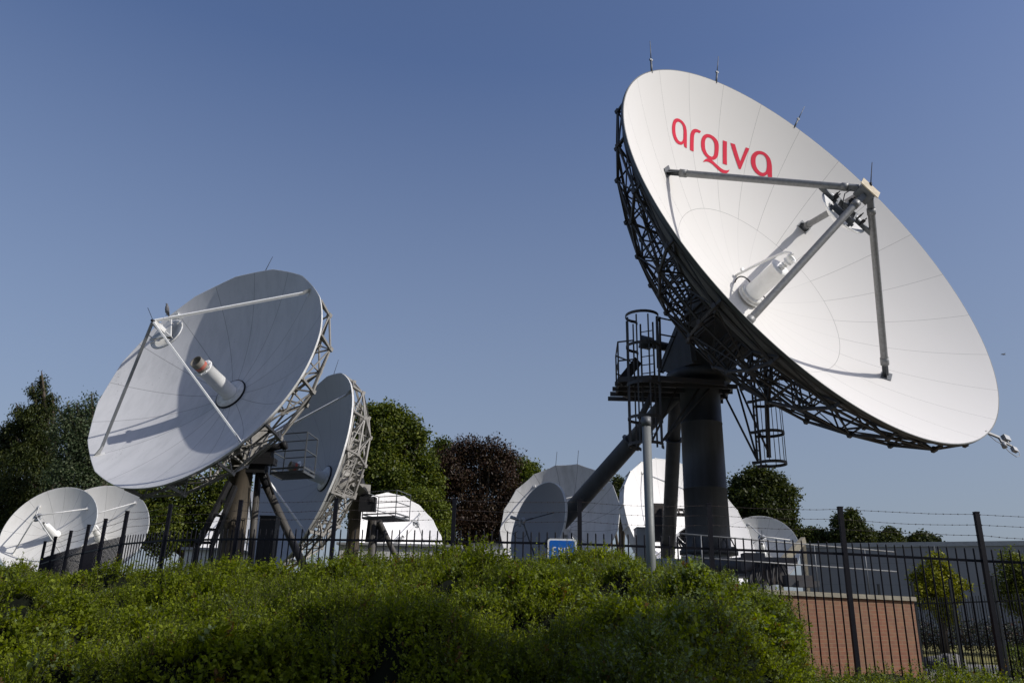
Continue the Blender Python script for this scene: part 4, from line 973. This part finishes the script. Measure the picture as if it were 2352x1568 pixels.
hut('low white hut wall showing behind the fence under the white dish left of the pillar', 425, 540, 1262, 40, 3)

# ================================================================== vegetation
def leaves(cent, normals, size, aspect, cols, rng, droop=0.0, spread=1.0):
    n = len(cent)
    d = normals + rng.normal(0, .75 * spread, (n, 3)); d /= np.linalg.norm(d, axis=1)[:, None] + 1e-9
    t = rng.normal(0, 1, (n, 3)); t[:, 2] -= droop * 2.5
    t -= (t * d).sum(1)[:, None] * d; t /= np.linalg.norm(t, axis=1)[:, None] + 1e-9
    b = np.cross(d, t); L = (size * rng.uniform(.6, 1.3, n))[:, None]; wd = L * aspect
    v = np.stack([cent - t * L * .5, cent + b * wd * .5 + d * L * .08, cent + t * L * .5, cent - b * wd * .5 + d * L * .08], 1).reshape(-1, 3)
    q = np.arange(n * 4).reshape(n, 4)
    return v, q, cols
def crown(name, parent, blobs, nclump, per, leaf, clump_r, palette, seed, mtl='leaf_tree', aspect=.6, droop=0.0, shell=.55):
    """leaf clumps spread through the crown's volume, denser towards the outside"""
    rng = np.random.default_rng(seed)
    C = np.array([b[:3] for b in blobs]); Rb = np.array([b[3] for b in blobs]); p = Rb ** 2 / (Rb ** 2).sum()
    i = rng.choice(len(blobs), nclump, p=p); d = rng.normal(0, 1, (nclump, 3)); d /= np.linalg.norm(d, axis=1)[:, None]
    rr = (rng.uniform(shell ** 3, 1.12, nclump) ** (1 / 3.))[:, None] * Rb[i][:, None]
    cc = C[i] + d * rr
    tone = rng.uniform(0, 1, nclump)
    k = np.repeat(np.arange(nclump), per); off = rng.normal(0, clump_r, (len(k), 3)); off[:, 2] *= .75
    cent = cc[k] + off; nrm = d[k] * .7 + np.array([0, 0, .6])
    pal = np.array(palette); t = np.clip(tone[k] * .7 + rng.uniform(0, .3, len(k)), 0, .999) * (len(pal) - 1); a_ = t.astype(int); f = (t - a_)[:, None]
    cols = pal[a_] * (1 - f) + pal[a_ + 1] * f; cols = cols * rng.uniform(.75, 1.25, (len(k), 1))
    v, q, c = leaves(cent, nrm, leaf, aspect, cols, rng, droop)
    return np_mesh(name, v, q, c, mtl, parent, tuple(W[parent].translation))
def tree(label, blobs_px, Y, nclump, per, leaf, clump_r, palette, seed, group=None, trunk_px=None, name='tree', gz=GZ, **kw):
    rnd = random.Random(seed); bl = []
    for b in blobs_px:
        dy = rnd.uniform(-1, 1) * b[2] / 1829 * Y * .8; c = at(b[0], b[1], Y + dy); bl.append((c.x, c.y, c.z, b[2] / 1829 * Y))
    n0 = len(bl)
    for b in bl[:n0]:
        for _ in range(4 if b[3] > .6 or Y < 45 else 2):
            v = Vector((rnd.gauss(0, 1), rnd.gauss(0, 1), rnd.gauss(.35, 1))).normalized() * b[3] * (rnd.uniform(.75, 1.0) if Y > 45 else rnd.uniform(.9, 1.9)); bl.append((b[0] + v.x, b[1] + v.y, b[2] + v.z, b[3] * rnd.uniform(.22, .45)))
    limbs = bl[:n0]
    cx = trunk_px if trunk_px else sum(b[0] * b[2] for b in blobs_px) / sum(b[2] for b in blobs_px)
    bs = at(cx, 1430, Y); r = root(name, (bs.x, Y, gz), label, 'tree', group)
    top = max(b[2] for b in bl); mid = Vector((bs.x, Y, gz + (top - gz) * .45)); R0 = .035 * (top - gz) + .05
    mb = MB(); mb.tube([Vector((bs.x, Y, gz - .1)), Vector((bs.x + .1, Y, gz + (mid.z - gz) * .5)), mid, Vector((bs.x, Y, gz + (top - gz) * .72))], [R0, R0 * .8, R0 * .6, R0 * .15], 10)
    for b in limbs:
        e = Vector(b[:3]); s0 = Vector((bs.x, Y, min(mid.z, e.z - .3) if e.z > gz + 1 else gz + .5)); m_ = s0.lerp(e, .5) + Vector((0, 0, .15)); mb.tube([s0, m_, e, e + (e - m_) * .12], [R0 * .35, R0 * .22, R0 * .12, R0 * .03], 6)
    mb.build('trunk', 'bark', r)
    crown('crown', r, bl, nclump, per, leaf, clump_r, palette, seed, **kw)
    return r
GA = [(.015, .025, .004), (.045, .066, .008), (.10, .12, .016), (.16, .17, .028)]
GB = [(.012, .020, .004), (.035, .046, .008), (.075, .082, .016)]
GY = [(.045, .07, .01), (.10, .13, .015), (.17, .19, .02)]
GV = [(.02, .04, .015), (.05, .07, .03), (.16, .18, .10)]
CU = [(.014, .009, .006), (.028, .016, .010), (.046, .025, .014), (.045, .038, .012)]
CO = [(.010, .018, .005), (.028, .038, .008), (.065, .072, .014)]
T = 'trees behind the dishes'
tree('tall dark conifer with ragged spires at the left edge', [(97, 868, 7), (94, 882, 10), (97, 900, 14), (76, 894, 8), (80, 912, 12), (121, 915, 9), (117, 935, 14), (98, 930, 22), (42, 938, 7), (40, 952, 12), (60, 955, 16), (90, 965, 34), (58, 985, 30), (30, 990, 18), (6, 985, 8), (8, 1005, 14), (100, 1010, 34), (20, 1030, 32), (70, 1040, 48), (60, 1100, 62), (0, 1090, 48), (20, 1160, 60), (90, 1150, 50), (60, 1220, 60), (130, 1210, 40)], 58, 7000, 12, .20, .20, CO, 1, T, 75, 'conifer', mtl='leaf_dark', aspect=.42, droop=.9, shell=.4)
tree('variegated pale flecked tree between the conifer and the pillar dish', [(139, 950, 9), (158, 938, 10), (178, 938, 8), (163, 960, 18), (211, 918, 9), (208, 940, 16), (190, 965, 24), (150, 990, 28), (205, 1000, 34), (165, 1040, 42), (215, 1060, 42), (150, 1100, 40), (200, 1120, 44), (240, 1020, 30), (170, 1160, 30)], 52, 2600, 12, .16, .3, GV, 2, T, 180, 'broadleaf_tree')
tree('dark green tree mass below the lower edge of the pillar dish', [(270, 1150, 30), (340, 1150, 40), (400, 1160, 42), (460, 1140, 46), (520, 1110, 40), (300, 1210, 45), (380, 1220, 50), (450, 1215, 50), (500, 1190, 40), (240, 1130, 30)], 64, 3000, 12, .24, .36, GA, 3, T, 400, 'broadleaf_tree')
tree('big rounded green tree just right of the edge on dish', [(883, 958, 30), (848, 968, 30), (915, 968, 26), (940, 985, 22), (965, 1000, 12), (880, 1010, 52), (935, 1035, 42), (965, 1050, 18), (960, 1090, 36), (870, 1090, 60), (835, 1050, 45), (930, 1140, 46), (985, 1075, 16), (985, 1110, 22), (850, 1170, 50), (905, 1200, 45)], 60, 5000, 13, .24, .36, GA, 4, T, 890, 'broadleaf_tree')
tree('yellow green bushy tree over the top of the sunlit faceted dish', [(972, 1145, 22), (950, 1160, 26), (998, 1155, 18), (1010, 1185, 20), (975, 1195, 32), (1018, 1215, 16), (1000, 1230, 25), (935, 1190, 26)], 54, 1500, 12, .18, .26, GY[:2] + GA[2:], 5, T, 975, 'broadleaf_tree')
tree('dark purple copper beech with drooping twigs in the middle of the tree line', [(1076, 1022, 14), (1062, 1035, 18), (1040, 1050, 24), (1100, 1038, 22), (1130, 1028, 16), (1150, 1042, 18), (1175, 1052, 14), (1090, 1075, 46), (1035, 1090, 38), (1145, 1085, 42), (1015, 1130, 22), (1060, 1150, 50), (1130, 1160, 52), (1180, 1130, 24), (1050, 1215, 50), (1120, 1225, 55), (1175, 1200, 30)], 62, 4200, 12, .22, .36, CU, 6, T, 1100, 'copper_beech', mtl='leaf_dark', aspect=.5, droop=.6)
tree('sparse green tree top showing left of the copper beech', [(1013, 1018, 9), (1028, 1030, 12), (1003, 1035, 12), (1000, 1060, 20), (1020, 1065, 18), (990, 1090, 18)], 66, 560, 12, .22, .3, GA, 7, T, 1005, 'broadleaf_tree')
tree('green tree to the right of the copper beech behind the stained dish', [(1198, 1070, 16), (1215, 1080, 16), (1234, 1085, 10), (1195, 1105, 26), (1222, 1108, 22), (1195, 1145, 30), (1240, 1120, 14), (1260, 1120, 12), (1275, 1130, 20)], 68, 1400, 12, .22, .3, GA, 8, T, 1205, 'broadleaf_tree')
tree('green foliage in the gap left of the deep rimmed white dish', [(1420, 1112, 12), (1430, 1125, 14), (1440, 1150, 18), (1425, 1180, 20), (1400, 1150, 20)], 66, 700, 12, .22, .3, GB, 9, T, 1430, 'broadleaf_tree')
tree('round dark green tree right of the thick dark pedestal', [(1745, 1092, 17), (1722, 1102, 18), (1768, 1098, 16), (1785, 1112, 16), (1700, 1120, 20), (1748, 1122, 34), (1688, 1136, 14), (1795, 1140, 26), (1820, 1136, 8), (1715, 1155, 30), (1765, 1165, 40), (1806, 1172, 18), (1700, 1190, 24), (1740, 1210, 34), (1795, 1200, 26), (1812, 1205, 12)], 60, 3400, 12, .24, .3, GB, 10, T, 1752, 'broadleaf_tree')
tree('small open crowned tree directly behind the second fence post from the right', [(1953, 1178, 8), (1935, 1190, 10), (1924, 1200, 10), (1955, 1198, 16), (1975, 1208, 12), (1945, 1222, 22), (1980, 1228, 18), (1965, 1240, 24), (1925, 1235, 14), (2000, 1232, 6)], 78, 1000, 12, .28, .3, GB, 11, T, 1950, 'broadleaf_tree')
tree('low tree band left of the small open crowned tree above the warehouse', [(1828, 1222, 11), (1838, 1232, 14), (1865, 1226, 10), (1862, 1240, 18), (1885, 1228, 9), (1888, 1240, 16), (1903, 1238, 10), (1880, 1252, 20), (1845, 1250, 20)], 80, 1100, 12, .28, .3, GB, 12, T, 1862, 'broadleaf_tree')
tree('pair of small pointed tree tops above the warehouse roof', [(2022, 1234, 8), (2028, 1243, 10), (2043, 1224, 8), (2050, 1234, 12), (2065, 1243, 9), (2040, 1250, 16)], 82, 700, 12, .28, .28, GB, 13, T, 2045, 'broadleaf_tree')
tree('low domed tree top above the warehouse roof, rightmost behind it', [(2105, 1241, 10), (2120, 1238, 12), (2135, 1243, 10), (2147, 1249, 8), (2118, 1252, 18)], 82, 700, 12, .28, .28, CO, 14, T, 2120, 'broadleaf_tree')
GYt = [(.06, .08, .008), (.17, .18, .012), (.32, .30, .02)]
tree('young yellow green tree against the grey warehouse wall', [(2151, 1278, 6.5), (2135, 1292, 7.2), (2160, 1300, 11.5), (2120, 1308, 6.5), (2106, 1322, 8.6), (2140, 1325, 17.3), (2172, 1318, 8.6), (2190, 1330, 8.6), (2205, 1345, 7.2), (2222, 1344, 4.3), (2115, 1350, 14.4), (2160, 1355, 20.2), (2195, 1368, 13.0), (2125, 1385, 14.4), (2165, 1395, 17.3), (2180, 1420, 13.0)], 40, 900, 12, .13, .13, GYt, 15, 'street trees by the warehouse', 2160, 'young_tree', gz=-.9)
tree('bushy green tree cut off by the right edge', [(2325, 1296, 14), (2345, 1300, 20), (2312, 1318, 12), (2340, 1335, 24), (2305, 1342, 12), (2300, 1362, 10), (2330, 1372, 20), (2360, 1360, 30), (2385, 1320, 35), (2350, 1400, 18)], 38, 1100, 12, .13, .2, GA[1:] + GY[1:2], 16, 'street trees by the warehouse', 2352, 'young_tree', gz=-.9)

# long dark hedge row with reddish tips, clipped bush, boulders
rng = np.random.default_rng(21)
hr = root('shrub_row', (22, 43, -.87), 'dark evergreen shrub row with reddish tips, in front of the warehouse', 'shrubs')
bl = [(16.5 + .62 * i + rng.uniform(-.1, .1), 43 + rng.uniform(-.3, .3) - .12 * i, -.3 + rng.uniform(-.1, .15), .75 + rng.uniform(-.1, .12)) for i in range(34)]
crown('foliage', hr, bl, 2600, 12, .10, .14, [(.008, .014, .005), (.02, .03, .01), (.03, .03, .012), (.10, .03, .02)], 22, mtl='leaf_dark')
mb = MB()
for b in bl: mb.tube([(b[0], b[1], -.9), (b[0], b[1], b[2] + .3)], [.05, .015], 6)
mb.build('stems', 'bark', hr)
bu = root('clipped_bush', (17.6, 28.2, GZ), 'low clipped green bush at the right edge beside the road', 'bush')
bl = [(16.9 + .5 * i, 28.2 + .15 * (i % 3), GZ + .52, .58) for i in range(7)]
crown('foliage', bu, bl, 1700, 12, .06, .07, GY[:2] + [(.09, .13, .02)], 23, mtl='leaf_tree')
for b in bl: mb = MB(); mb.tube([(b[0], b[1], GZ), (b[0], b[1], GZ + .8)], [.04, .01], 6); mb.build('stem', 'bark', bu)
for i, (px, Y, s_) in enumerate(((2152, 35.4, .42), (2180, 35.2, .50), (2166, 36.2, .36))):
    c = at(px, 1500, Y); mb = MB(); rnd = random.Random(i + 40); nu, nv_ = 12, 8; vs = []
    for j in range(nv_ + 1):
        for k in range(nu):
            th = math.pi * j / nv_; ph = 2 * math.pi * k / nu; q = 1 + .22 * math.sin(3 * ph + i) * math.sin(th) + rnd.uniform(-.07, .07)
            vs.append((c.x + s_ * q * math.sin(th) * math.cos(ph) * 1.15, Y + s_ * q * math.sin(th) * math.sin(ph), GZ + s_ * .45 + s_ * .75 * q * math.cos(th)))
    mb.add(vs, [(j * nu + k, (j + 1) * nu + k, (j + 1) * nu + (k + 1) % nu, j * nu + (k + 1) % nu) for j in range(nv_) for k in range(nu)])
    o = mb.build('boulder', 'rock', None, origin=(c.x, Y, GZ)); tag(o, ('dark boulder on the verge, left one of the group by the inner fence', 'largest pale boulder on the verge, right one of the group', 'smallest boulder, behind and between the other two')[i], 'boulder', 'boulders beside the road')

# ---- the hedge bank in front
RID = [(-600, 24, 1330), (-200, 21, 1308), (0, 18.6, 1304), (200, 17.6, 1304), (400, 16.4, 1304), (530, 15.6, 1294), (700, 14.9, 1283), (850, 14.6, 1274), (1000, 14.3, 1275), (1176, 14.0, 1274), (1290, 13.8, 1266), (1400, 13.6, 1260), (1490, 13.3, 1288), (1560, 13.0, 1294), (1640, 12.8, 1318), (1760, 12.0, 1366), (1820, 11.2, 1398), (1862, 10.2, 1440), (1880, 9.0, 1500)]
rx_ = []
for px, Y, py in RID:
    p = at(px, py, Y); rx_.append((p.x / p.y, Y, p.z - .37 - .004 * max(0, Y - 14)))
rx_ = np.array(rx_)
def ridge(s): return np.interp(s, rx_[:, 0], rx_[:, 1]), np.interp(s, rx_[:, 0], rx_[:, 2])
prm = np.random.default_rng(5); KX = prm.uniform(-1, 1, (26, 2)); KX /= np.linalg.norm(KX, axis=1)[:, None]; KF = prm.uniform(1.2, 7.5, 26); KP = prm.uniform(0, 6.28, 26)
KX2 = prm.normal(0, 1, (22, 2)); KX2 /= np.linalg.norm(KX2, axis=1)[:, None]; KF2 = prm.uniform(7, 21, 22); KP2 = prm.uniform(0, 6.28, 22)
def tuft(x, y):
    s = 0
    for i in range(22): s = s + np.sin((KX2[i, 0] * x + KX2[i, 1] * y) * KF2[i] + KP2[i])
    return s / 3.3
def lump(x, y):
    s = 0
    for i in range(26): s = s + np.sin((KX[i, 0] * x + KX[i, 1] * y) * KF[i] + KP[i]) * .24 / KF[i] ** 1.15
    return s
HOL = [(-1.5, 5.6, .95, .8), (-.5, 5.3, .95, .9), (-2.6, 5.2, .6, .7), (.55, 6.6, .5, .55), (1.75, 5.9, .7, .55), (2.3, 6.4, .5, .5), (3.2, 7.6, .55, .5), (-3.3, 8.4, .25, .7), (.6, 8.5, .35, .7),
       (-.2, 7.2, -.28, .8), (1.15, 6.2, -.45, .55), (2.2, 8.2, -.30, .8), (3.4, 9.8, -.28, .8), (-2.0, 7.0, -.25, .8), (-4.8, 8.6, -.2, 1.0), (-1.2, 10.5, -.15, 1.2), (2.65, 5.9, -.35, .4)]
def hollows(x, y):  # dips and bumps shaped into the bank to put shade in the near hedge
    z = 0
    for hx, hy, hd, hr in HOL: z = z - hd * np.exp(-((x - hx) ** 2 + ((y - hy) * .85) ** 2) / hr ** 2)
    return z
def hsurf(s, t):
    """s = direction (x over y), t = 0 near foot .. 1 ridge .. above 1 behind it"""
    Yr, Zr = ridge(s); y0 = 3.0; y = y0 + (Yr - y0) * np.minimum(t, 1.12)
    z0 = -1.25; tt = np.clip(t, 0, 1)
    z = z0 + (Zr - z0) * (1 - (1 - tt) ** 1.7) ; z = np.where(t > 1, Zr - (t - 1) * 16, z)
    x = s * y - .30 * np.clip((s - .30) / .084, 0, 1)
    amp = .8 * np.clip(tt * 4, 0, 1) * (1 - .72 * np.clip((tt - .72) / .28, 0, 1))
    return x, y, z + lump(x, y) * amp + hollows(x, y) + .075 * np.clip(tuft(x, y), -1.3, 1.2) * np.clip(amp * 1.6, 0, 1)
ns_, nt_ = 170, 90
ss = np.linspace(-.84, .384, ns_); ts = np.concatenate([np.linspace(0, 1, nt_ - 8), np.linspace(1.01, 1.14, 8)])
S_, T_ = np.meshgrid(ss, ts); X_, Y_, Z_ = hsurf(S_, T_)
Z_ = Z_ - .10
verts = np.stack([X_, Y_, Z_], -1).reshape(-1, 3)
# skirt down the right hand end
quads = [(j * ns_ + i, j * ns_ + i + 1, (j + 1) * ns_ + i + 1, (j + 1) * ns_ + i) for j in range(nt_ - 1) for i in range(ns_ - 1)]
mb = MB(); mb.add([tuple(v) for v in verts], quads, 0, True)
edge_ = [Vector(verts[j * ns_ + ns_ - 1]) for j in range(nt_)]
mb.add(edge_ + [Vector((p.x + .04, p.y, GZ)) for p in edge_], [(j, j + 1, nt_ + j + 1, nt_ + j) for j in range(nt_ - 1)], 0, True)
tag(mb.build('bank', 'shade_dark_soil'), kind='structure')
# sprigs: a stem with leaves up it
def sprigs(P, N_, length, nleaf, leaf, rng, pal, pale, patch=None):
    n = len(P); ax = N_ * .55 + np.array([0, 0, .75]) + rng.normal(0, .33, (n, 3)); ax /= np.linalg.norm(ax, axis=1)[:, None]
    k = np.repeat(np.arange(n), nleaf); u = np.tile(np.linspace(.12, 1.0, nleaf), n) + rng.uniform(-.04, .04, n * nleaf)
    L = length[k]; rad = rng.normal(0, 1, (n * nleaf, 3)); A = ax[k]; rad -= (rad * A).sum(1)[:, None] * A; rad /= np.linalg.norm(rad, axis=1)[:, None]
    t = rad * .85 + A * .55; t /= np.linalg.norm(t, axis=1)[:, None]
    base_ = P[k] + A * (u * L)[:, None]; bend = np.array([0, 0, -1.]) * ((u ** 2) * L * .12)[:, None]; base_ = base_ + bend
    sz = (leaf[k] * rng.uniform(.65, 1.35, n * nleaf) * (1.15 - .5 * u))[:, None]
    nr = np.cross(t, rng.normal(0, 1, (n * nleaf, 3))); nr = nr + A * 1.0; nr -= (nr * t).sum(1)[:, None] * t; nr /= np.linalg.norm(nr, axis=1)[:, None]
    b = np.cross(nr, t)
    v = np.stack([base_, base_ + t * sz * .5 + b * sz * .30, base_ + t * sz, base_ + t * sz * .5 - b * sz * .30], 1).reshape(-1, 3)
    q = np.arange(n * nleaf * 4).reshape(-1, 4)
    tone = rng.uniform(0, 1, n)
    if patch is not None: tone = np.clip(.6 * patch + .4 * tone, 0, 1)
    pl_ = np.array(pal); tt = np.clip(tone[k] * .75 + rng.uniform(0, .25, len(k)), 0, .999) * (len(pl_) - 1); a_ = tt.astype(int); f = (tt - a_)[:, None]
    c = (pl_[a_] * (1 - f) + pl_[a_ + 1] * f) * rng.uniform(.75, 1.3, (len(k), 1))
    ispale = (rng.uniform(0, 1, n) < pale)[k] & (rng.uniform(0, 1, len(k)) < .75)
    c[ispale] = np.array([.16, .20, .085]) * rng.uniform(.5, 1.4, (ispale.sum(), 1))
    red = (rng.uniform(0, 1, n) < .02)[k]; c[red] = np.array([.13, .075, .02]) * rng.uniform(.6, 1.2, (red.sum(), 1))
    # stems as slim blades
    s0 = P; s1 = P + ax * length[:, None] * .95; bb = np.cross(ax, rng.normal(0, 1, (n, 3))); bb /= np.linalg.norm(bb, axis=1)[:, None]; wv = bb * .0035
    sv = np.stack([s0 - wv, s0 + wv, s1 + wv * .4, s1 - wv * .4], 1).reshape(-1, 3); sq = np.arange(n * 4).reshape(-1, 4) + len(v)
    return np.concatenate([v, sv]), np.concatenate([q, sq]), np.concatenate([c, np.tile(np.array([[.07, .075, .03]]), (n, 1))])
HP = [(.022, .033, .003), (.085, .112, .006), (.165, .20, .008), (.24, .26, .014)]
rng = np.random.default_rng(77)
NS = 125000
s_ = rng.uniform(-.80, .384, NS); t_ = np.where(np.arange(NS) < 88000, rng.uniform(0, 1, NS) ** .62 * 1.04, rng.uniform(.12, .62, NS))
x, y, z = hsurf(s_, t_); e_ = 1e-2
xa, ya, za = hsurf(s_ + e_, t_); xb, yb, zb = hsurf(s_, t_ + e_)
Nn = np.cross(np.stack([xa - x, ya - y, za - z], -1), np.stack([xb - x, yb - y, zb - z], -1)); Nn *= np.sign(Nn[:, 2:3]); Nn /= np.linalg.norm(Nn, axis=1)[:, None]
P_ = np.stack([x, y, z - .08], -1); gap = tuft(x * .8 + 3, y * .8 - 2) + .35 * rng.normal(0, 1, NS); keep = gap > -1.0
pt_ = np.clip(.5 + lump(x * .45 + 7, y * .45 + 3) * 1.0, 0, 1)
pxs = 1176 + s_ * 1829
pale = .02 + .40 * np.exp(-((pxs - 1560) / 190) ** 2) * (y < 10.5) + .05 * (np.sin(x * 1.3 + y) > .4)
leafsz = np.where(rng.uniform(0, 1, NS) < .2, .048, .030) * np.where(y < 9, 1.0, 1.05)
lens = rng.uniform(.10, .24, NS) * (1 + .45 * np.clip(gap, 0, 1.5))
big = (tuft(x * .35 + 11, y * .35) > .55) & (rng.uniform(0, 1, NS) < .5); leafsz = np.where(big, .062, leafsz)
v1, q1, c1 = sprigs(P_[keep], Nn[keep], lens[keep], 12, leafsz[keep], rng, HP, pale[keep], pt_[keep])
hz = root('hedge', (0, 12, -1.0), 'broad overgrown green hedge bank filling the foreground', 'hedge', kind='stuff')
np_mesh('foliage', v1, q1, c1, 'leaf_hedge', hz, (0, 12, -1.0))
# side of the right hand end
ne = 2600; t_ = rng.uniform(.1, 1.0, ne); x, y, z = hsurf(np.full(ne, .384), t_); dz = rng.uniform(0, 1, ne); zz = GZ + (z - GZ) * dz
P_ = np.stack([x + .04 * (1 - dz) - .05, y, zz], -1); Nn = np.tile(np.array([[.45, -.5, .5]]), (ne, 1))
v1, q1, c1 = sprigs(P_, Nn, rng.uniform(.14, .34, ne), 12, np.full(ne, .034), rng, HP, np.full(ne, .35), None)
np_mesh('end_foliage', v1, q1, c1, 'leaf_hedge', hz, (0, 12, -1.0))
# tall shoots standing up along the ridge
nsh = 560; s_ = np.where(np.arange(nsh) < 200, rng.uniform(.02, .24, nsh), rng.uniform(-.66, .36, nsh)); t_ = rng.uniform(.93, 1.0, nsh); x, y, z = hsurf(s_, t_)
P_ = np.stack([x, y, z - .05], -1); ln = rng.uniform(.2, .48, nsh) ** 1.0 * np.where(rng.uniform(0, 1, nsh) < .12, 1.45, 1)
v1, q1, c1 = sprigs(P_, np.tile([[0, 0, 1.6]], (nsh, 1)), ln, 26, np.full(nsh, .036), rng, HP[1:], np.full(nsh, .1), None)
np_mesh('tall_shoots', v1, q1, c1, 'leaf_hedge', hz, (0, 12, -1.0))
# low plants in front of the fence at the right
npn = 2600
x = rng.uniform(3.9, 9.2, npn); y = 9.2 + rng.uniform(0, 1, npn) * 4.4 - .1 * x; zg = -.80 + .08 * np.sin(x * 2.2) + .05 * np.sin(y * 5) - .10 * np.clip(x - 7, 0, 9) - .12 * (13 - y) * .35
P_ = np.stack([x, y, zg], -1); ln = rng.uniform(.16, .36, npn) * np.where(rng.uniform(0, 1, npn) < .05, 1.8, 1)
v1, q1, c1 = sprigs(P_, np.tile([[0, 0, 1.0]], (npn, 1)), ln, 16, np.full(npn, .042), rng, HP, np.full(npn, .25), None)
lp = root('low_plants', (6.5, 12, -1.2), 'low leafy weeds in front of the fence at the right of the hedge', 'plants', kind='stuff')
np_mesh('foliage', v1, q1, c1, 'leaf_hedge', lp, (6.5, 12, -1.2))
mb = MB(); gx, gy = 24, 10; vs = []
for j in range(gy + 1):
    for i in range(gx + 1):
        X0 = 3.2 + 7.5 * i / gx; Y0 = 7.0 + 7.6 * j / gy; vs.append((X0, Y0, -.86 + .08 * math.sin(X0 * 2.2) - .10 * max(0, X0 - 7) - .12 * (13 - Y0) * .35))
mb.add(vs, [(j * (gx + 1) + i, j * (gx + 1) + i + 1, (j + 1) * (gx + 1) + i + 1, (j + 1) * (gx + 1) + i) for j in range(gy) for i in range(gx)], 0, True)
tag(mb.build('planting_bed', 'bed'), kind='structure')

# tree added out of view on the right so its crown shades the near hedge
rt = root('added_shade_tree', (7.6, 1.6, GZ), 'leafy tree added out of view right of the viewpoint to shade the near hedge', 'tree')
bl = [(6.6, 3.4, 5.7, 1.0), (7.2, 2.3, 6.1, 1.35), (6.0, 2.7, 5.6, 1.1), (8.4, 2.0, 6.6, 1.4), (5.3, 2.5, 5.2, .7), (9.6, 2.6, 6.9, 1.2), (7.8, 1.2, 7.3, 1.5), (4.4, 2.3, 5.0, .9), (3.4, 2.2, 4.9, .8), (5.4, 3.2, 5.2, .8), (2.7, 1.5, 4.7, .7), (8.9, 3.6, 6.4, .7)]
mb = MB(); mb.tube([(7.6, 1.6, GZ), (7.65, 1.65, 1.5), (7.6, 1.7, 4.2), (7.7, 1.6, 7.4)], [.2, .16, .12, .04], 12)
for b in bl: mb.tube([(7.62, 1.68, 3.6), ((7.6 + b[0]) / 2, (1.7 + b[1]) / 2, b[2] - .7), b[:3]], [.08, .05, .02], 7)
mb.build('trunk', 'bark', rt)
crown('crown', rt, bl, 5200, 12, .10, .14, GA[1:], 31, shell=.3)

# ================================================================== birds
def bird(p, s, d, label, flying=False):
    d = Vector(d).normalized(); u = Vector((0, 0, 1)); sd_ = d.cross(u).normalized(); mb = MB()
    if not flying: ax = (d * .25 + u * .97).normalized()
    else: ax = d
    mb.tube([p - ax * s * .55 - d * s * .15, p - ax * s * .3, p, p + ax * s * .28, p + ax * s * .42, p + ax * s * .52, p + ax * s * .62], [s * .04, s * .15, s * .21, s * .17, s * .10, s * .115, s * .03], 12)
    o = mb.build('bird', 'feather', None, origin=p); tag(o, label, 'bird')
    mb = MB()
    if flying:
        for q in (-1, 1): mb.add([p + ax * s * .15, p + sd_ * q * s * .6 + ax * s * .2 + u * s * .2, p + sd_ * q * s * 1.1 - ax * s * .1 + u * s * .1, p - ax * s * .15], [(0, 1, 2, 3)])
        mb.build('wings', 'feather', o, Matrix.Identity(4))
    else:
        for q in (-1, 1): mb.tube([p + ax * s * .2 + sd_ * q * s * .17, p - ax * s * .2 + sd_ * q * s * .18, p - ax * s * .6 - d * s * .2 + sd_ * q * s * .05], [s * .05, s * .09, s * .02], 8)
        mb.build('wings', 'feather', o, Matrix.Identity(4))
        mb = MB(); [mb.tube([p - ax * s * .35 + sd_ * q * s * .06, p - u * s * .62 + sd_ * q * s * .06], s * .02, 5) for q in (-1, 1)]; mb.build('feet', 'black', o, Matrix.Identity(4))
        mb = MB(); h = p + ax * s * .55; mb.tube([h + d * s * .08, h + d * s * .2], [s * .03, s * .006], 6); mb.build('beak', 'black', o, Matrix.Identity(4))
ap2 = D2 @ Vector((0, 0, 4.13))
bp = D2 @ Vector((.36, .12, 4.15)); bp = at(384, 711, (bp.y))
bird(bp, .36, (-.3, -.6, 0), 'grey pigeon perched on the apex of the pillar dish')
bird(at(2305, 813.5, 60), .3, (1, .1, 0), 'tiny dark bird flying in the open sky at the right', True)
